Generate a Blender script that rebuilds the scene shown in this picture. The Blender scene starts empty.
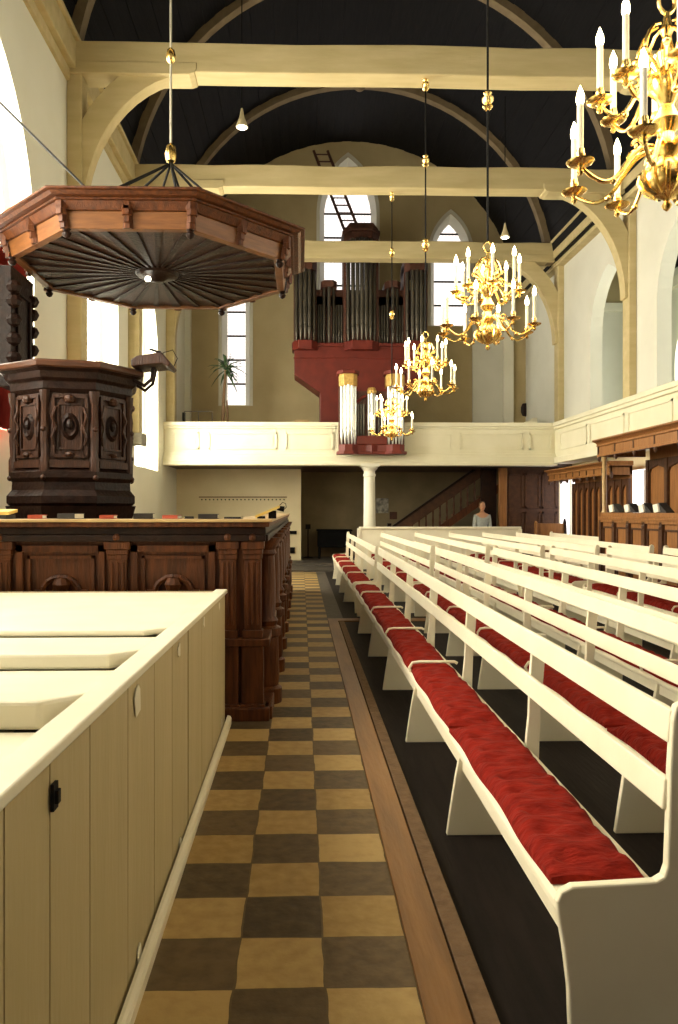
import bpy, bmesh, math, random
from mathutils import Vector, Matrix
random.seed(7)
PI = math.pi
S = bpy.context.scene
COL = S.collection

# ------------------------------------------------------------------ camera, world, exposure
cam_d = bpy.data.cameras.new('camera')
cam = bpy.data.objects.new('camera', cam_d)
COL.objects.link(cam)
cam.location = (0, 0, 1.6)
YAW = math.radians(1.45)
cam.rotation_euler = (PI/2, 0, -YAW)
cam_d.sensor_width = 36
cam_d.lens = 750/1024*36
cam_d.shift_x = 19/1024
cam_d.shift_y = -2/1024
cam_d.clip_start = 0.05
S.camera = cam
W = bpy.data.worlds.new('World')
S.world = W
W.use_nodes = True
W.node_tree.nodes['Background'].inputs[0].default_value = (0.9, 0.95, 1.0, 1)
W.node_tree.nodes['Background'].inputs[1].default_value = 1.0
S.view_settings.view_transform = 'Standard'
S.view_settings.look = 'None'
S.view_settings.gamma = 1.0
S.view_settings.use_curve_mapping = False
S.view_settings.exposure = 0.18
PANE_LEFT = 18.0      # daylight in the left windows
PANE_END = 1.7        # end wall windows
PANE_AISLE = 9.0
PANE_BACK = 1.2
BULB = 26.0
CHAND_W = 60.0

# ------------------------------------------------------------------ materials
def nd(nt, t, **kw):
    n = nt.nodes.new(t)
    for k, v in kw.items():
        setattr(n, k, v)
    return n

def mat(name, c1, c2=None, rough=0.6, metal=0.0, scale=6.0, stretch=(1, 1, 1), bump=0.0, bscale=None, detail=6, spec=0.4):
    m = bpy.data.materials.new(name)
    m.use_nodes = True
    nt = m.node_tree
    b = nt.nodes['Principled BSDF']
    b.inputs['Roughness'].default_value = rough
    b.inputs['Metallic'].default_value = metal
    b.inputs['Specular IOR Level'].default_value = spec
    tc = nd(nt, 'ShaderNodeTexCoord')
    mp = nd(nt, 'ShaderNodeMapping')
    mp.inputs['Scale'].default_value = stretch
    nt.links.new(tc.outputs['Object'], mp.inputs['Vector'])
    nz = nd(nt, 'ShaderNodeTexNoise')
    nz.inputs['Scale'].default_value = scale
    nz.inputs['Detail'].default_value = detail
    nt.links.new(mp.outputs[0], nz.inputs['Vector'])
    rp = nd(nt, 'ShaderNodeValToRGB')
    rp.color_ramp.elements[0].position = 0.3
    rp.color_ramp.elements[1].position = 0.7
    rp.color_ramp.elements[0].color = (*c1, 1)
    rp.color_ramp.elements[1].color = (*(c2 or c1), 1)
    nt.links.new(nz.outputs['Fac'], rp.inputs[0])
    nt.links.new(rp.outputs[0], b.inputs['Base Color'])
    if bump:
        n2 = nd(nt, 'ShaderNodeTexNoise')
        n2.inputs['Scale'].default_value = bscale or scale*3
        n2.inputs['Detail'].default_value = 4
        nt.links.new(mp.outputs[0], n2.inputs['Vector'])
        bp = nd(nt, 'ShaderNodeBump')
        bp.inputs['Strength'].default_value = bump
        bp.inputs['Distance'].default_value = 0.02
        nt.links.new(n2.outputs['Fac'], bp.inputs['Height'])
        nt.links.new(bp.outputs[0], b.inputs['Normal'])
    return m

def emat(name, col, strength, grid=None):
    """a daylit pane: emission with optional lead grid in object space (u axis, v axis, pitch)"""
    m = bpy.data.materials.new(name)
    m.use_nodes = True
    nt = m.node_tree
    nt.nodes.remove(nt.nodes['Principled BSDF'])
    e = nd(nt, 'ShaderNodeEmission')
    e.inputs['Color'].default_value = (*col, 1)
    e.inputs['Strength'].default_value = strength
    out = nt.nodes['Material Output']
    if grid:
        tc = nd(nt, 'ShaderNodeTexCoord')
        sp = nd(nt, 'ShaderNodeSeparateXYZ')
        nt.links.new(tc.outputs['Object'], sp.inputs[0])
        res = []
        for ax in grid[:2]:
            a = nd(nt, 'ShaderNodeMath', operation='DIVIDE'); a.inputs[1].default_value = grid[2]
            nt.links.new(sp.outputs[ax], a.inputs[0])
            f = nd(nt, 'ShaderNodeMath', operation='FRACT'); nt.links.new(a.outputs[0], f.inputs[0])
            l = nd(nt, 'ShaderNodeMath', operation='LESS_THAN'); l.inputs[1].default_value = 0.16
            nt.links.new(f.outputs[0], l.inputs[0])
            res.append(l)
        mx = nd(nt, 'ShaderNodeMath', operation='MAXIMUM')
        nt.links.new(res[0].outputs[0], mx.inputs[0]); nt.links.new(res[1].outputs[0], mx.inputs[1])
        rp = nd(nt, 'ShaderNodeMix', data_type='RGBA')
        rp.inputs[6].default_value = (*col, 1)
        rp.inputs[7].default_value = (col[0]*.45, col[1]*.47, col[2]*.48, 1)
        nt.links.new(mx.outputs[0], rp.inputs[0])
        nt.links.new(rp.outputs[2], e.inputs['Color'])
    nt.links.new(e.outputs[0], out.inputs[0])
    return m

M = {}
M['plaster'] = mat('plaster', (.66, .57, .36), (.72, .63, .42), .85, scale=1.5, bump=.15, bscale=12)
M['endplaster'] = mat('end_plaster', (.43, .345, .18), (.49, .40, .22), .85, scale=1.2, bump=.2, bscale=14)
M['shadeplaster'] = mat('shaded_plaster', (.20, .155, .085), (.27, .215, .12), .9, scale=1.6, bump=.2, bscale=14)
M['whitewash'] = mat('whitewash', (.74, .72, .58), (.78, .76, .63), .85, scale=1.3, bump=.12, bscale=10)
M['coolwash'] = mat('cool_whitewash', (.63, .62, .52), (.68, .67, .57), .85, scale=1.3, bump=.12, bscale=10)
M['beam'] = mat('beam_paint', (.47, .38, .185), (.56, .46, .245), .7, scale=3, stretch=(.4, 2, 2), bump=.25, bscale=8)
M['rib'] = mat('rib_wood', (.16, .115, .06), (.21, .155, .085), .7, scale=5, bump=.2)
M['vault'] = mat('vault_boards', (.0035, .0035, .0045), (.009, .0085, .009), .6, scale=14, stretch=(2, .15, 2), bump=.2, spec=.12)
M['white'] = mat('white_paint', (.80, .74, .56), (.85, .80, .63), .38, scale=3, bump=.06, bscale=20)
M['bench'] = mat('bench_paint', (.80, .73, .53), (.85, .79, .60), .40, scale=3, bump=.05, bscale=22)
M['pewside'] = mat('pew_side_shaded_paint', (.46, .37, .19), (.52, .42, .23), .5, scale=2.2, stretch=(3, 3, .5), bump=.12, bscale=14)  # tan deepened so the colour holds the shade on the pew side
M['gallery'] = mat('gallery_paint', (.74, .70, .50), (.80, .76, .57), .5, scale=2, bump=.05)
M['oak'] = mat('dark_oak', (.042, .0115, .003), (.125, .037, .009), .45, scale=9, stretch=(3, 3, .35), bump=.35, bscale=30, spec=.25)
M['oakp'] = mat('pulpit_oak', (.018, .006, .0025), (.058, .019, .0065), .45, scale=9, stretch=(3, 3, .35), bump=.4, bscale=30, spec=.3)
M['oakh'] = mat('dark_oak_ledge', (.04, .014, .006), (.09, .032, .012), .38, scale=9, stretch=(.35, .35, 3), bump=.3, bscale=30)
M['oakdeep'] = mat('black_oak', (.008, .003, .0017), (.022, .008, .004), .45, scale=10, bump=.4, bscale=26, spec=.2)
M['rimoak'] = mat('rim_oak', (.12, .043, .012), (.20, .078, .022), .42, scale=8, stretch=(.6, .6, 4), bump=.2)
M['ledge'] = mat('pale_wood', (.42, .27, .11), (.52, .36, .17), .4, scale=7, stretch=(.4, 3, 3), bump=.1)
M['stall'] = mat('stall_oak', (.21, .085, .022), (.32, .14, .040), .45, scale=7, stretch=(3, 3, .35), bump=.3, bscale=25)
M['stalldark'] = mat('stall_dark_oak', (.045, .017, .007), (.09, .035, .013), .5, scale=8, bump=.3)  # darker oak for stiles, carving, porch and rear wall
M['plank'] = mat('tan_plank', (.15, .064, .014), (.28, .130, .034), .4, scale=3.5, stretch=(3, .35, 3), bump=.15, bscale=20)
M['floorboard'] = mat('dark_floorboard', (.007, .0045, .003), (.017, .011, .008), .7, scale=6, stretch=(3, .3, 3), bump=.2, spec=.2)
M['stone'] = mat('dark_stone', (.05, .042, .032), (.085, .07, .052), .6, scale=8, bump=.3)
M['cushion'] = mat('red_velvet', (.15, .008, .004), (.26, .016, .008), .85, scale=12, stretch=(1, 3, 1), bump=.8, bscale=16, spec=.1)
M['organred'] = mat('organ_red', (.10, .010, .004), (.145, .016, .007), .5, scale=4, bump=.1)
M['organdark'] = mat('organ_dark', (.05, .018, .010), (.10, .034, .018), .55, scale=7, bump=.4, bscale=24)
M['pipe'] = mat('pipe_tin', (.075, .065, .050), (.13, .115, .09), .38, metal=.8, scale=5, stretch=(1, 1, .3))
M['pipebright'] = mat('bright_pipe_tin', (.72, .74, .70), (.85, .86, .80), .28, metal=.7, scale=4, stretch=(1, 1, .3))
M['gilt'] = mat('gilt_carving', (.42, .25, .06), (.62, .40, .12), .4, metal=.3, scale=16, bump=.6, bscale=40)
M['brass'] = mat('brass', (.90, .62, .20), (.98, .76, .32), .25, metal=1.0, scale=6)
M['candle'] = mat('candle_sleeve', (.85, .80, .62), (.88, .83, .68), .5, scale=4)
M['iron'] = mat('black_iron', (.006, .0055, .005), (.012, .011, .010), .65, metal=0.0, spec=.15, scale=20)
M['steel'] = mat('grey_rod', (.45, .42, .33), (.55, .52, .42), .4, metal=.5, scale=20)
M['greystone'] = mat('grey_stone', (.24, .22, .17), (.32, .30, .23), .8, scale=14, bump=.3)
M['curtain'] = mat('red_curtain', (.28, .018, .010), (.36, .03, .016), .9, scale=10, bump=.2)
M['bookred'] = mat('red_cover', (.42, .07, .035), (.50, .10, .05), .6, scale=14)
M['bookdark'] = mat('black_cover', (.018, .016, .015), (.035, .032, .03), .55, scale=14)
M['page'] = mat('page_paper', (.80, .76, .62), (.86, .82, .70), .8, scale=30)
M['yellow'] = mat('yellow_board', (.68, .46, .10), (.78, .56, .16), .5, scale=8)
M['leaf'] = mat('palm_leaf', (.035, .075, .025), (.07, .13, .045), .5, scale=9)
M['trunk'] = mat('palm_trunk', (.13, .075, .035), (.2, .12, .06), .8, scale=14, bump=.4)
M['skin'] = mat('skin', (.50, .25, .13), (.56, .30, .17), .6, scale=8)
M['hair'] = mat('brown_hair', (.06, .03, .012), (.10, .05, .02), .7, scale=20)
M['jersey'] = mat('grey_jersey', (.34, .36, .33), (.42, .44, .40), .85, scale=20)
M['trouser'] = mat('dark_trousers', (.03, .03, .035), (.05, .05, .055), .85, scale=20)
M['poster'] = mat('poster_print', (.05, .05, .05), (.55, .52, .42), .7, scale=7)
M['black'] = mat('black_lacquer', (.004, .004, .004), (.007, .0065, .006), .75, scale=6, spec=.05)
M['lampshade'] = mat('lamp_shade', (.62, .52, .30), (.68, .58, .36), .5, scale=6)
M['leading'] = mat('window_lead', (.05, .045, .04), (.07, .06, .05), .6, scale=10)
M['paneleft'] = emat('daylit_pane', (1.0, .93, .77), PANE_LEFT)
M['paneend'] = emat('leaded_pane', (1.0, .90, .84), PANE_END, (0, 2, .11))
M['paneaisle'] = emat('aisle_pane', (.98, 1.0, .92), PANE_AISLE)
M['paneback'] = emat('rear_fill_pane', (1.0, .95, .85), PANE_BACK)
M['panelow'] = emat('low_pane', (1.0, .95, .95), 2.2)
M['bulb'] = emat('flame_bulb', (1.0, .84, .48), BULB)
M['lamplit'] = emat('lamp_bulb', (1.0, .93, .75), 9.0)

def tile_material():
    m = bpy.data.materials.new('chequered_tiles')
    m.use_nodes = True
    nt = m.node_tree
    b = nt.nodes['Principled BSDF']
    b.inputs['Roughness'].default_value = .5
    b.inputs['Specular IOR Level'].default_value = .35
    tc = nd(nt, 'ShaderNodeTexCoord')
    sp = nd(nt, 'ShaderNodeSeparateXYZ')
    # slight wobble of the joints
    wn = nd(nt, 'ShaderNodeTexNoise'); wn.inputs['Scale'].default_value = 5
    nt.links.new(tc.outputs['Object'], wn.inputs['Vector'])
    vm = nd(nt, 'ShaderNodeVectorMath', operation='SCALE'); vm.inputs['Scale'].default_value = .022
    nt.links.new(wn.outputs['Color'], vm.inputs[0])
    va = nd(nt, 'ShaderNodeVectorMath', operation='ADD')
    nt.links.new(tc.outputs['Object'], va.inputs[0]); nt.links.new(vm.outputs[0], va.inputs[1])
    nt.links.new(va.outputs[0], sp.inputs[0])
    fl, fr = [], []
    for ax, off, w in (('X', .0825+.011-.307*40, .307), ('Y', 2.51+.011-.2985*80, .2985)):
        s = nd(nt, 'ShaderNodeMath', operation='SUBTRACT'); s.inputs[1].default_value = off
        nt.links.new(sp.outputs[ax], s.inputs[0])
        d = nd(nt, 'ShaderNodeMath', operation='DIVIDE'); d.inputs[1].default_value = w
        nt.links.new(s.outputs[0], d.inputs[0])
        f = nd(nt, 'ShaderNodeMath', operation='FLOOR'); nt.links.new(d.outputs[0], f.inputs[0])
        r = nd(nt, 'ShaderNodeMath', operation='FRACT'); nt.links.new(d.outputs[0], r.inputs[0])
        # distance to the joint
        p = nd(nt, 'ShaderNodeMath', operation='PINGPONG'); p.inputs[1].default_value = .5
        nt.links.new(d.outputs[0], p.inputs[0])
        fl.append(f); fr.append(p)
    add = nd(nt, 'ShaderNodeMath', operation='ADD')
    nt.links.new(fl[0].outputs[0], add.inputs[0]); nt.links.new(fl[1].outputs[0], add.inputs[1])
    md = nd(nt, 'ShaderNodeMath', operation='MODULO'); md.inputs[1].default_value = 2
    nt.links.new(add.outputs[0], md.inputs[0])
    gt = nd(nt, 'ShaderNodeMath', operation='GREATER_THAN'); gt.inputs[1].default_value = .5
    nt.links.new(md.outputs[0], gt.inputs[0])
    cell = nd(nt, 'ShaderNodeCombineXYZ')
    nt.links.new(fl[0].outputs[0], cell.inputs[0]); nt.links.new(fl[1].outputs[0], cell.inputs[1])
    wh = nd(nt, 'ShaderNodeTexWhiteNoise', noise_dimensions='3D')
    nt.links.new(cell.outputs[0], wh.inputs['Vector'])
    nz = nd(nt, 'ShaderNodeTexNoise'); nz.inputs['Scale'].default_value = 16; nz.inputs['Detail'].default_value = 8
    nt.links.new(tc.outputs['Object'], nz.inputs['Vector'])
    mixf = nd(nt, 'ShaderNodeMath', operation='MULTIPLY_ADD')
    mixf.inputs[1].default_value = .55
    nt.links.new(wh.outputs['Value'], mixf.inputs[0])
    sc = nd(nt, 'ShaderNodeMath', operation='MULTIPLY_ADD'); sc.inputs[1].default_value = 1.1; sc.inputs[2].default_value = -.28
    nt.links.new(nz.outputs['Fac'], sc.inputs[0]); nt.links.new(sc.outputs[0], mixf.inputs[2])
    rl = nd(nt, 'ShaderNodeValToRGB')
    rl.color_ramp.elements[0].position = .2; rl.color_ramp.elements[0].color = (.34, .215, .070, 1)
    rl.color_ramp.elements[1].position = .8; rl.color_ramp.elements[1].color = (.50, .345, .135, 1)
    rd = nd(nt, 'ShaderNodeValToRGB')
    rd.color_ramp.elements[0].position = .2; rd.color_ramp.elements[0].color = (.055, .036, .018, 1)
    rd.color_ramp.elements[1].position = .85; rd.color_ramp.elements[1].color = (.145, .095, .045, 1)
    nt.links.new(mixf.outputs[0], rl.inputs[0]); nt.links.new(mixf.outputs[0], rd.inputs[0])
    mx = nd(nt, 'ShaderNodeMix', data_type='RGBA')
    nt.links.new(gt.outputs[0], mx.inputs[0])
    nt.links.new(rd.outputs[0], mx.inputs[6]); nt.links.new(rl.outputs[0], mx.inputs[7])
    mn = nd(nt, 'ShaderNodeMath', operation='MINIMUM')
    nt.links.new(fr[0].outputs[0], mn.inputs[0]); nt.links.new(fr[1].outputs[0], mn.inputs[1])
    lt = nd(nt, 'ShaderNodeMath', operation='LESS_THAN'); lt.inputs[1].default_value = .012
    nt.links.new(mn.outputs[0], lt.inputs[0])
    m2 = nd(nt, 'ShaderNodeMix', data_type='RGBA')
    nt.links.new(lt.outputs[0], m2.inputs[0]); nt.links.new(mx.outputs[2], m2.inputs[6])
    m2.inputs[7].default_value = (.12, .08, .035, 1)
    nt.links.new(m2.outputs[2], b.inputs['Base Color'])
    bp = nd(nt, 'ShaderNodeBump'); bp.inputs['Strength'].default_value = .35; bp.inputs['Distance'].default_value = .01
    nt.links.new(nz.outputs['Fac'], bp.inputs['Height']); nt.links.new(bp.outputs[0], b.inputs['Normal'])
    return m
M['tiles'] = tile_material()

# ------------------------------------------------------------------ mesh builder
class MB:
    def __init__(self):
        self.v, self.f = [], []
    def add(self, vs, fs):
        o = len(self.v)
        self.v += [tuple(p) for p in vs]
        self.f += [tuple(i+o for i in f) for f in fs]
        return self
    def box(self, x0, y0, z0, x1, y1, z1):
        x0, x1 = min(x0, x1), max(x0, x1); y0, y1 = min(y0, y1), max(y0, y1); z0, z1 = min(z0, z1), max(z0, z1)
        return self.add([(x0,y0,z0),(x1,y0,z0),(x1,y1,z0),(x0,y1,z0),(x0,y0,z1),(x1,y0,z1),(x1,y1,z1),(x0,y1,z1)],
                        [(0,3,2,1),(4,5,6,7),(0,1,5,4),(1,2,6,5),(2,3,7,6),(3,0,4,7)])
    def prism(self, poly, axis, a, b):
        """poly of 2-D points extruded along axis: 'x' -> (y,z), 'y' -> (x,z), 'z' -> (x,y)"""
        def P(p, t):
            return {'x': (t, p[0], p[1]), 'y': (p[0], t, p[1]), 'z': (p[0], p[1], t)}[axis]
        n = len(poly)
        vs = [P(p, a) for p in poly] + [P(p, b) for p in poly]
        fs = [tuple(range(n))[::-1], tuple(range(n, 2*n))] + [(i, (i+1) % n, (i+1) % n+n, i+n) for i in range(n)]
        return self.add(vs, fs)
    def lathe(self, prof, c=(0, 0, 0), seg=16, rot=0.0, sx=1.0, sy=1.0):
        n = len(prof); vs = []; fs = []
        for k in range(seg):
            a = rot + 2*PI*k/seg
            for r, z in prof:
                r = max(r, .0005)
                vs.append((c[0]+sx*r*math.cos(a), c[1]+sy*r*math.sin(a), c[2]+z))
        for k in range(seg):
            k2 = (k+1) % seg
            for i in range(n-1):
                fs.append((k*n+i, k2*n+i, k2*n+i+1, k*n+i+1))
        fs.append(tuple(k*n for k in range(seg))[::-1])
        fs.append(tuple(k*n+n-1 for k in range(seg)))
        return self.add(vs, fs)
    def tube(self, pts, r, seg=8):
        pts = [Vector(p) for p in pts]
        n = len(pts); vs = []; fs = []
        rr = r if isinstance(r, (list, tuple)) else [r]*n
        up = None
        for i, p in enumerate(pts):
            t = (pts[min(i+1, n-1)] - pts[max(i-1, 0)]).normalized()
            if up is None:
                up = Vector((0, 0, 1)) if abs(t.z) < .9 else Vector((1, 0, 0))
            s = t.cross(up).normalized(); u = s.cross(t).normalized(); up = u
            for k in range(seg):
                a = 2*PI*k/seg
                vs.append(p + s*math.cos(a)*rr[i] + u*math.sin(a)*rr[i])
        for i in range(n-1):
            for k in range(seg):
                k2 = (k+1) % seg
                fs.append((i*seg+k, i*seg+k2, (i+1)*seg+k2, (i+1)*seg+k))
        fs.append(tuple(range(seg))[::-1]); fs.append(tuple((n-1)*seg+k for k in range(seg)))
        return self.add(vs, fs)
    def sphere(self, c, r, seg=12, rings=8, sz=1.0):
        return self.lathe([(r*math.sin(PI*i/rings), -r*sz*math.cos(PI*i/rings)) for i in range(rings+1)], c, seg)
    def build(self, name, m, parent=None, smooth=False, bevel=0.0):
        me = bpy.data.meshes.new(name)
        me.from_pydata(self.v, [], self.f)
        bm = bmesh.new(); bm.from_mesh(me)
        bmesh.ops.recalc_face_normals(bm, faces=bm.faces)
        bm.to_mesh(me); bm.free()
        me.materials.append(M[m] if isinstance(m, str) else m)
        if smooth:
            for p in me.polygons: p.use_smooth = True
            try: me.set_sharp_from_angle(angle=math.radians(40))
            except Exception: pass
        o = bpy.data.objects.new(name, me)
        COL.objects.link(o)
        if parent: o.parent = parent
        if bevel:
            bv = o.modifiers.new('bevel', 'BEVEL'); bv.width = bevel; bv.segments = 2; bv.limit_method = 'ANGLE'
            bv.angle_limit = math.radians(50)
        return o

def tag(o, label=None, cat=None, group=None, kind=None):
    if label: o['label'] = label
    if cat: o['category'] = cat
    if group: o['group'] = group
    if kind: o['kind'] = kind
    return o
def thing(name, label, cat, loc=(0, 0, 0), group=None, rz=0.0):
    o = bpy.data.objects.new(name, None)
    COL.objects.link(o)
    o.location = loc; o.rotation_euler = (0, 0, rz); o.empty_display_size = .1
    return tag(o, label, cat, group)
def struct(name, mb, m, parent=None, **kw):
    o = mb.build(name, m, parent, **kw)
    if not parent: o['kind'] = 'structure'
    return o
def copy_tree(o, parent=None):
    c = o.copy(); COL.objects.link(c)
    if parent: c.parent = parent
    for ch in [x for x in KIDS.get(o.name, ())]:
        copy_tree(ch, c)
    return c
KIDS = {}
def index_kids():
    KIDS.clear()
    for o in COL.objects:
        if o.parent: KIDS.setdefault(o.parent.name, []).append(o)

# ------------------------------------------------------------------ setting: floor
XL, XR = -3.7, 6.95          # inner faces of nave walls
YB, YE = -3.2, 24.2          # back wall and end wall
GZ = 3.0                     # gallery floor
XU = 7.30                    # face of the arcade wall above the side gallery
struct('floor', MB().box(-5, YB, -.2, .39, 19.35, 0), 'tiles')
fbv = []
for yv, zv in ((YB, -.07), (2.0, -.055), (9.0, 0), (19.35, 0)):
    fbv += [(.62, yv, zv), (12, yv, zv), (12, yv, -.3), (.62, yv, -.3)]
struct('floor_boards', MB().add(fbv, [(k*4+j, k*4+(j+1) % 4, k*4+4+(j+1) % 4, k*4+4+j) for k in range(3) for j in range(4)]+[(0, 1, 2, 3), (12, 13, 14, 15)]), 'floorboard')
t1 = MB().box(.39, YB, -.2, .535, 10.75, .012); 
struct('trim_1', t1, 'plank', bevel=.004)
struct('trim_4', MB().box(.545, YB, -.2, .62, 10.75, .006), 'trunk', bevel=.004)
t1 = MB().box(.39, 10.75, -.2, 6.5, 11.0, .010)
struct('trim_2', t1, 'plank')
struct('floor_strip', MB().box(.39, 11.0, -.2, .62, 19.35, 0), 'stone')
st = MB().box(-5, 19.35, -.2, 12, 21.0, .05); st.box(-5, 21.0, -.2, 12, YE+.6, .10)
struct('floor_step', st, 'stone')

# ------------------------------------------------------------------ walls with arched openings
def arch_poly(y0, y1, z0, zs, za, n=10):
    """pointed arch outline in (u,z): sill z0, springing zs, apex za"""
    c = (y0+y1)/2; h = (y1-y0)/2
    pts = [(y0, z0), (y0, zs)]
    r = (h*h+(za-zs)**2)/(2*h)
    for i in range(1, n+1):
        z = zs+(za-zs)*math.sin(PI/2*i/n)
        pts.append((y0+r-math.sqrt(max(r*r-(z-zs)**2, 0)), z))
    right = [(2*c-p[0], p[1]) for p in pts[:-1]]
    return pts + right[::-1]

def wall_with_arches(mb, axis, a, b, u0, u1, z0, z1, arches):
    """a slab between a and b along axis, u range, with arched openings (sorted, no overlap)"""
    def place(u, z, t):
        return (t, u, z) if axis == 'x' else (u, t, z)
    def slab(poly):
        mb.prism(poly, axis, a, b)
    cur = u0
    for (y0, y1, zb, zs, za) in arches:
        if y0 > cur: slab([(cur, z0), (y0, z0), (y0, z1), (cur, z1)])
        if zb > z0: slab([(y0, z0), (y1, z0), (y1, zb), (y0, zb)])
        pts = arch_poly(y0, y1, zb, zs, za)
        k = len(pts)//2
        left, right = pts[1:k+1], pts[k:-1]
        for seg in (left, right):
            for i in range(len(seg)-1):
                p, q = seg[i], seg[i+1]
                if abs(p[0]-q[0]) > 1e-6:
                    slab([(p[0], p[1]), (q[0], q[1]), (q[0], z1), (p[0], z1)])
        cur = y1
    if cur < u1: slab([(cur, z0), (u1, z0), (u1, z1), (cur, z1)])
    return mb

BEAMS = (-0.6, 3.6, 7.8, 12.1, 16.3, 20.8)
LWIN = [(1.6, 3.4), (4.2, 7.0), (8.0, 10.5), (12.55, 15.3), (16.8, 19.5)]
arches = [(a, b, 2.6, 5.3, 7.45) for a, b in LWIN]
wl = wall_with_arches(MB(), 'x', XL-.55, XL, YB, YE, 0, 9.4, arches)
wall_left = struct('wall_left', wl, 'whitewash')
# splayed bands round the left windows
n_win = 0
for (a, b) in LWIN:
    n_win += 1
    w = bpy.data.objects.new('window_%d' % n_win, None); COL.objects.link(w); w['kind'] = 'structure'
    w.location = (XL-.42, (a+b)/2, 2.6)
    h = (b-a)/2
    pl = arch_poly(-h+.10, h-.10, .02, 2.7, 4.7)
    MB().prism(pl, 'x', -.03, .0).build('pane', 'paneleft', w)
    mu = MB()
    for u in (-.45, .45): mu.box(.0, u-.03, 0, .05, u+.03, 3.8)
    for z in (1.1, 2.2, 3.3): mu.box(.0, -h+.1, z-.015, .03, h-.1, z+.015)
    mu.build('mullion', 'whitewash', w)
    outer = arch_poly(-h, h, 0, 2.7, 4.85); inner = arch_poly(-h+.12, h-.12, .0, 2.7, 4.7)
    fr = MB()
    n = len(outer)
    for i in range(n-1):
        fr.add([(-.03, *outer[i]), (-.03, *outer[i+1]), (-.03, *inner[i+1]), (-.03, *inner[i]),
                (.12, *outer[i]), (.12, *outer[i+1]), (.06, *inner[i+1]), (.06, *inner[i])],
               [(0,1,2,3), (4,5,6,7), (0,1,5,4), (2,3,7,6)])
    fr.build('frame', 'whitewash', w)
# end wall with three windows
EW = [(-3.0+.45, -1.20-.45, 4.95, 9.6, 11.0), (.60, 2.44, 7.4, 11.2, 13.0), (4.20, 5.50, 7.55, 9.9, 11.2)]
we = MB()
wall_with_arches(we, 'y', YE, YE+.6, -5, 12, 0, 14.5, EW)
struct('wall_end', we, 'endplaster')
for (a, b, zb, zs, za) in EW:
    n_win += 1
    w = bpy.data.objects.new('window_%d' % n_win, None); COL.objects.link(w); w['kind'] = 'structure'
    w.location = ((a+b)/2, YE+.30, zb)
    h = (b-a)/2
    g = .16
    outer = arch_poly(-h, h, 0, zs-zb, za-zb); inner = arch_poly(-h+g, h-g, 0, zs-zb, za-zb-g*1.5)
    MB().prism(inner, 'y', 0.0, .03).build('pane', 'paneend', w)
    fr = MB()
    for i in range(len(outer)-1):
        fr.add([(outer[i][0], -.30, outer[i][1]), (outer[i+1][0], -.30, outer[i+1][1]), (inner[i+1][0], 0, inner[i+1][1]), (inner[i][0], 0, inner[i][1])], [(0,1,2,3)])
    fr.box(-h, -.29, -.05, h, 0, .03)
    # raised surround on the wall face
    o2 = arch_poly(-h-.10, h+.10, 0, zs-zb, za-zb+.14)
    for i in range(len(outer)-1):
        p, q, r_, s_ = outer[i], outer[i+1], o2[i+1], o2[i]
        fr.add([(p[0], -.34, p[1]), (q[0], -.34, q[1]), (r_[0], -.34, r_[1]), (s_[0], -.34, s_[1]),
                (s_[0], -.30, s_[1]), (r_[0], -.30, r_[1])], [(0,1,2,3), (3,2,5,4)])
    fr.build('frame', 'coolwash', w)
    br = MB()
    z = .75
    while z < za-zb-.5:
        br.box(-h+g, -.03, z-.03, h-g, 0, z+.03); z += .78
    br.build('glazing_bar', 'leading', w)
# end wall respond pilasters
pl = MB().box(XL, YE-.25, GZ, XL+.18, YE, 9.0); pl.box(6.55, YE-.2, GZ, 6.85, YE, 8.6)
struct('end_wall_strip', pl, 'whitewash')
pl = MB().box(5.55, YE-.06, GZ, 6.55, YE, 8.2)
struct('end_wall_strip', pl, 'coolwash')  # pale flat strip: side-window light on the wall put into its colour
# back wall behind the camera, dark to cut bounce, with an added fill window
wb = wall_with_arches(MB(), 'y', YB-.5, YB, -5, 12, 0, 14.5, [(-.6, 3.6, 4.0, 8.0, 11.0)])
struct('wall_back', wb, 'stalldark')
n_win += 1
w = bpy.data.objects.new('window_%d' % n_win, None); COL.objects.link(w); w['kind'] = 'structure'
w.location = (1.5, YB-.3, 4.0)
MB().prism(arch_poly(-2.0, 2.0, .05, 4.0, 6.9), 'y', -.03, 0).build('pane', 'paneback', w)
mu = MB()
for x in (-.7, .7): mu.box(x-.06, 0, 0, x+.06, .08, 5.6)
mu.build('mullion', 'plaster', w)
# right arcade wall above the gallery, with pointed openings
ra = [(.3, 2.6, 3.0, 5.9, 7.3), (4.0, 6.3, 3.0, 5.9, 7.3), (8.1, 10.4, 3.0, 5.9, 7.3), (12.55, 15.2, 3.0, 5.9, 7.45), (16.6, 18.75, 3.0, 6.0, 7.45)]
wr = wall_with_arches(MB(), 'x', XU, XU+.3, YB, YE, 3.0, 9.4, ra)
struct('wall_right', wr, 'coolwash')
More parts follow.
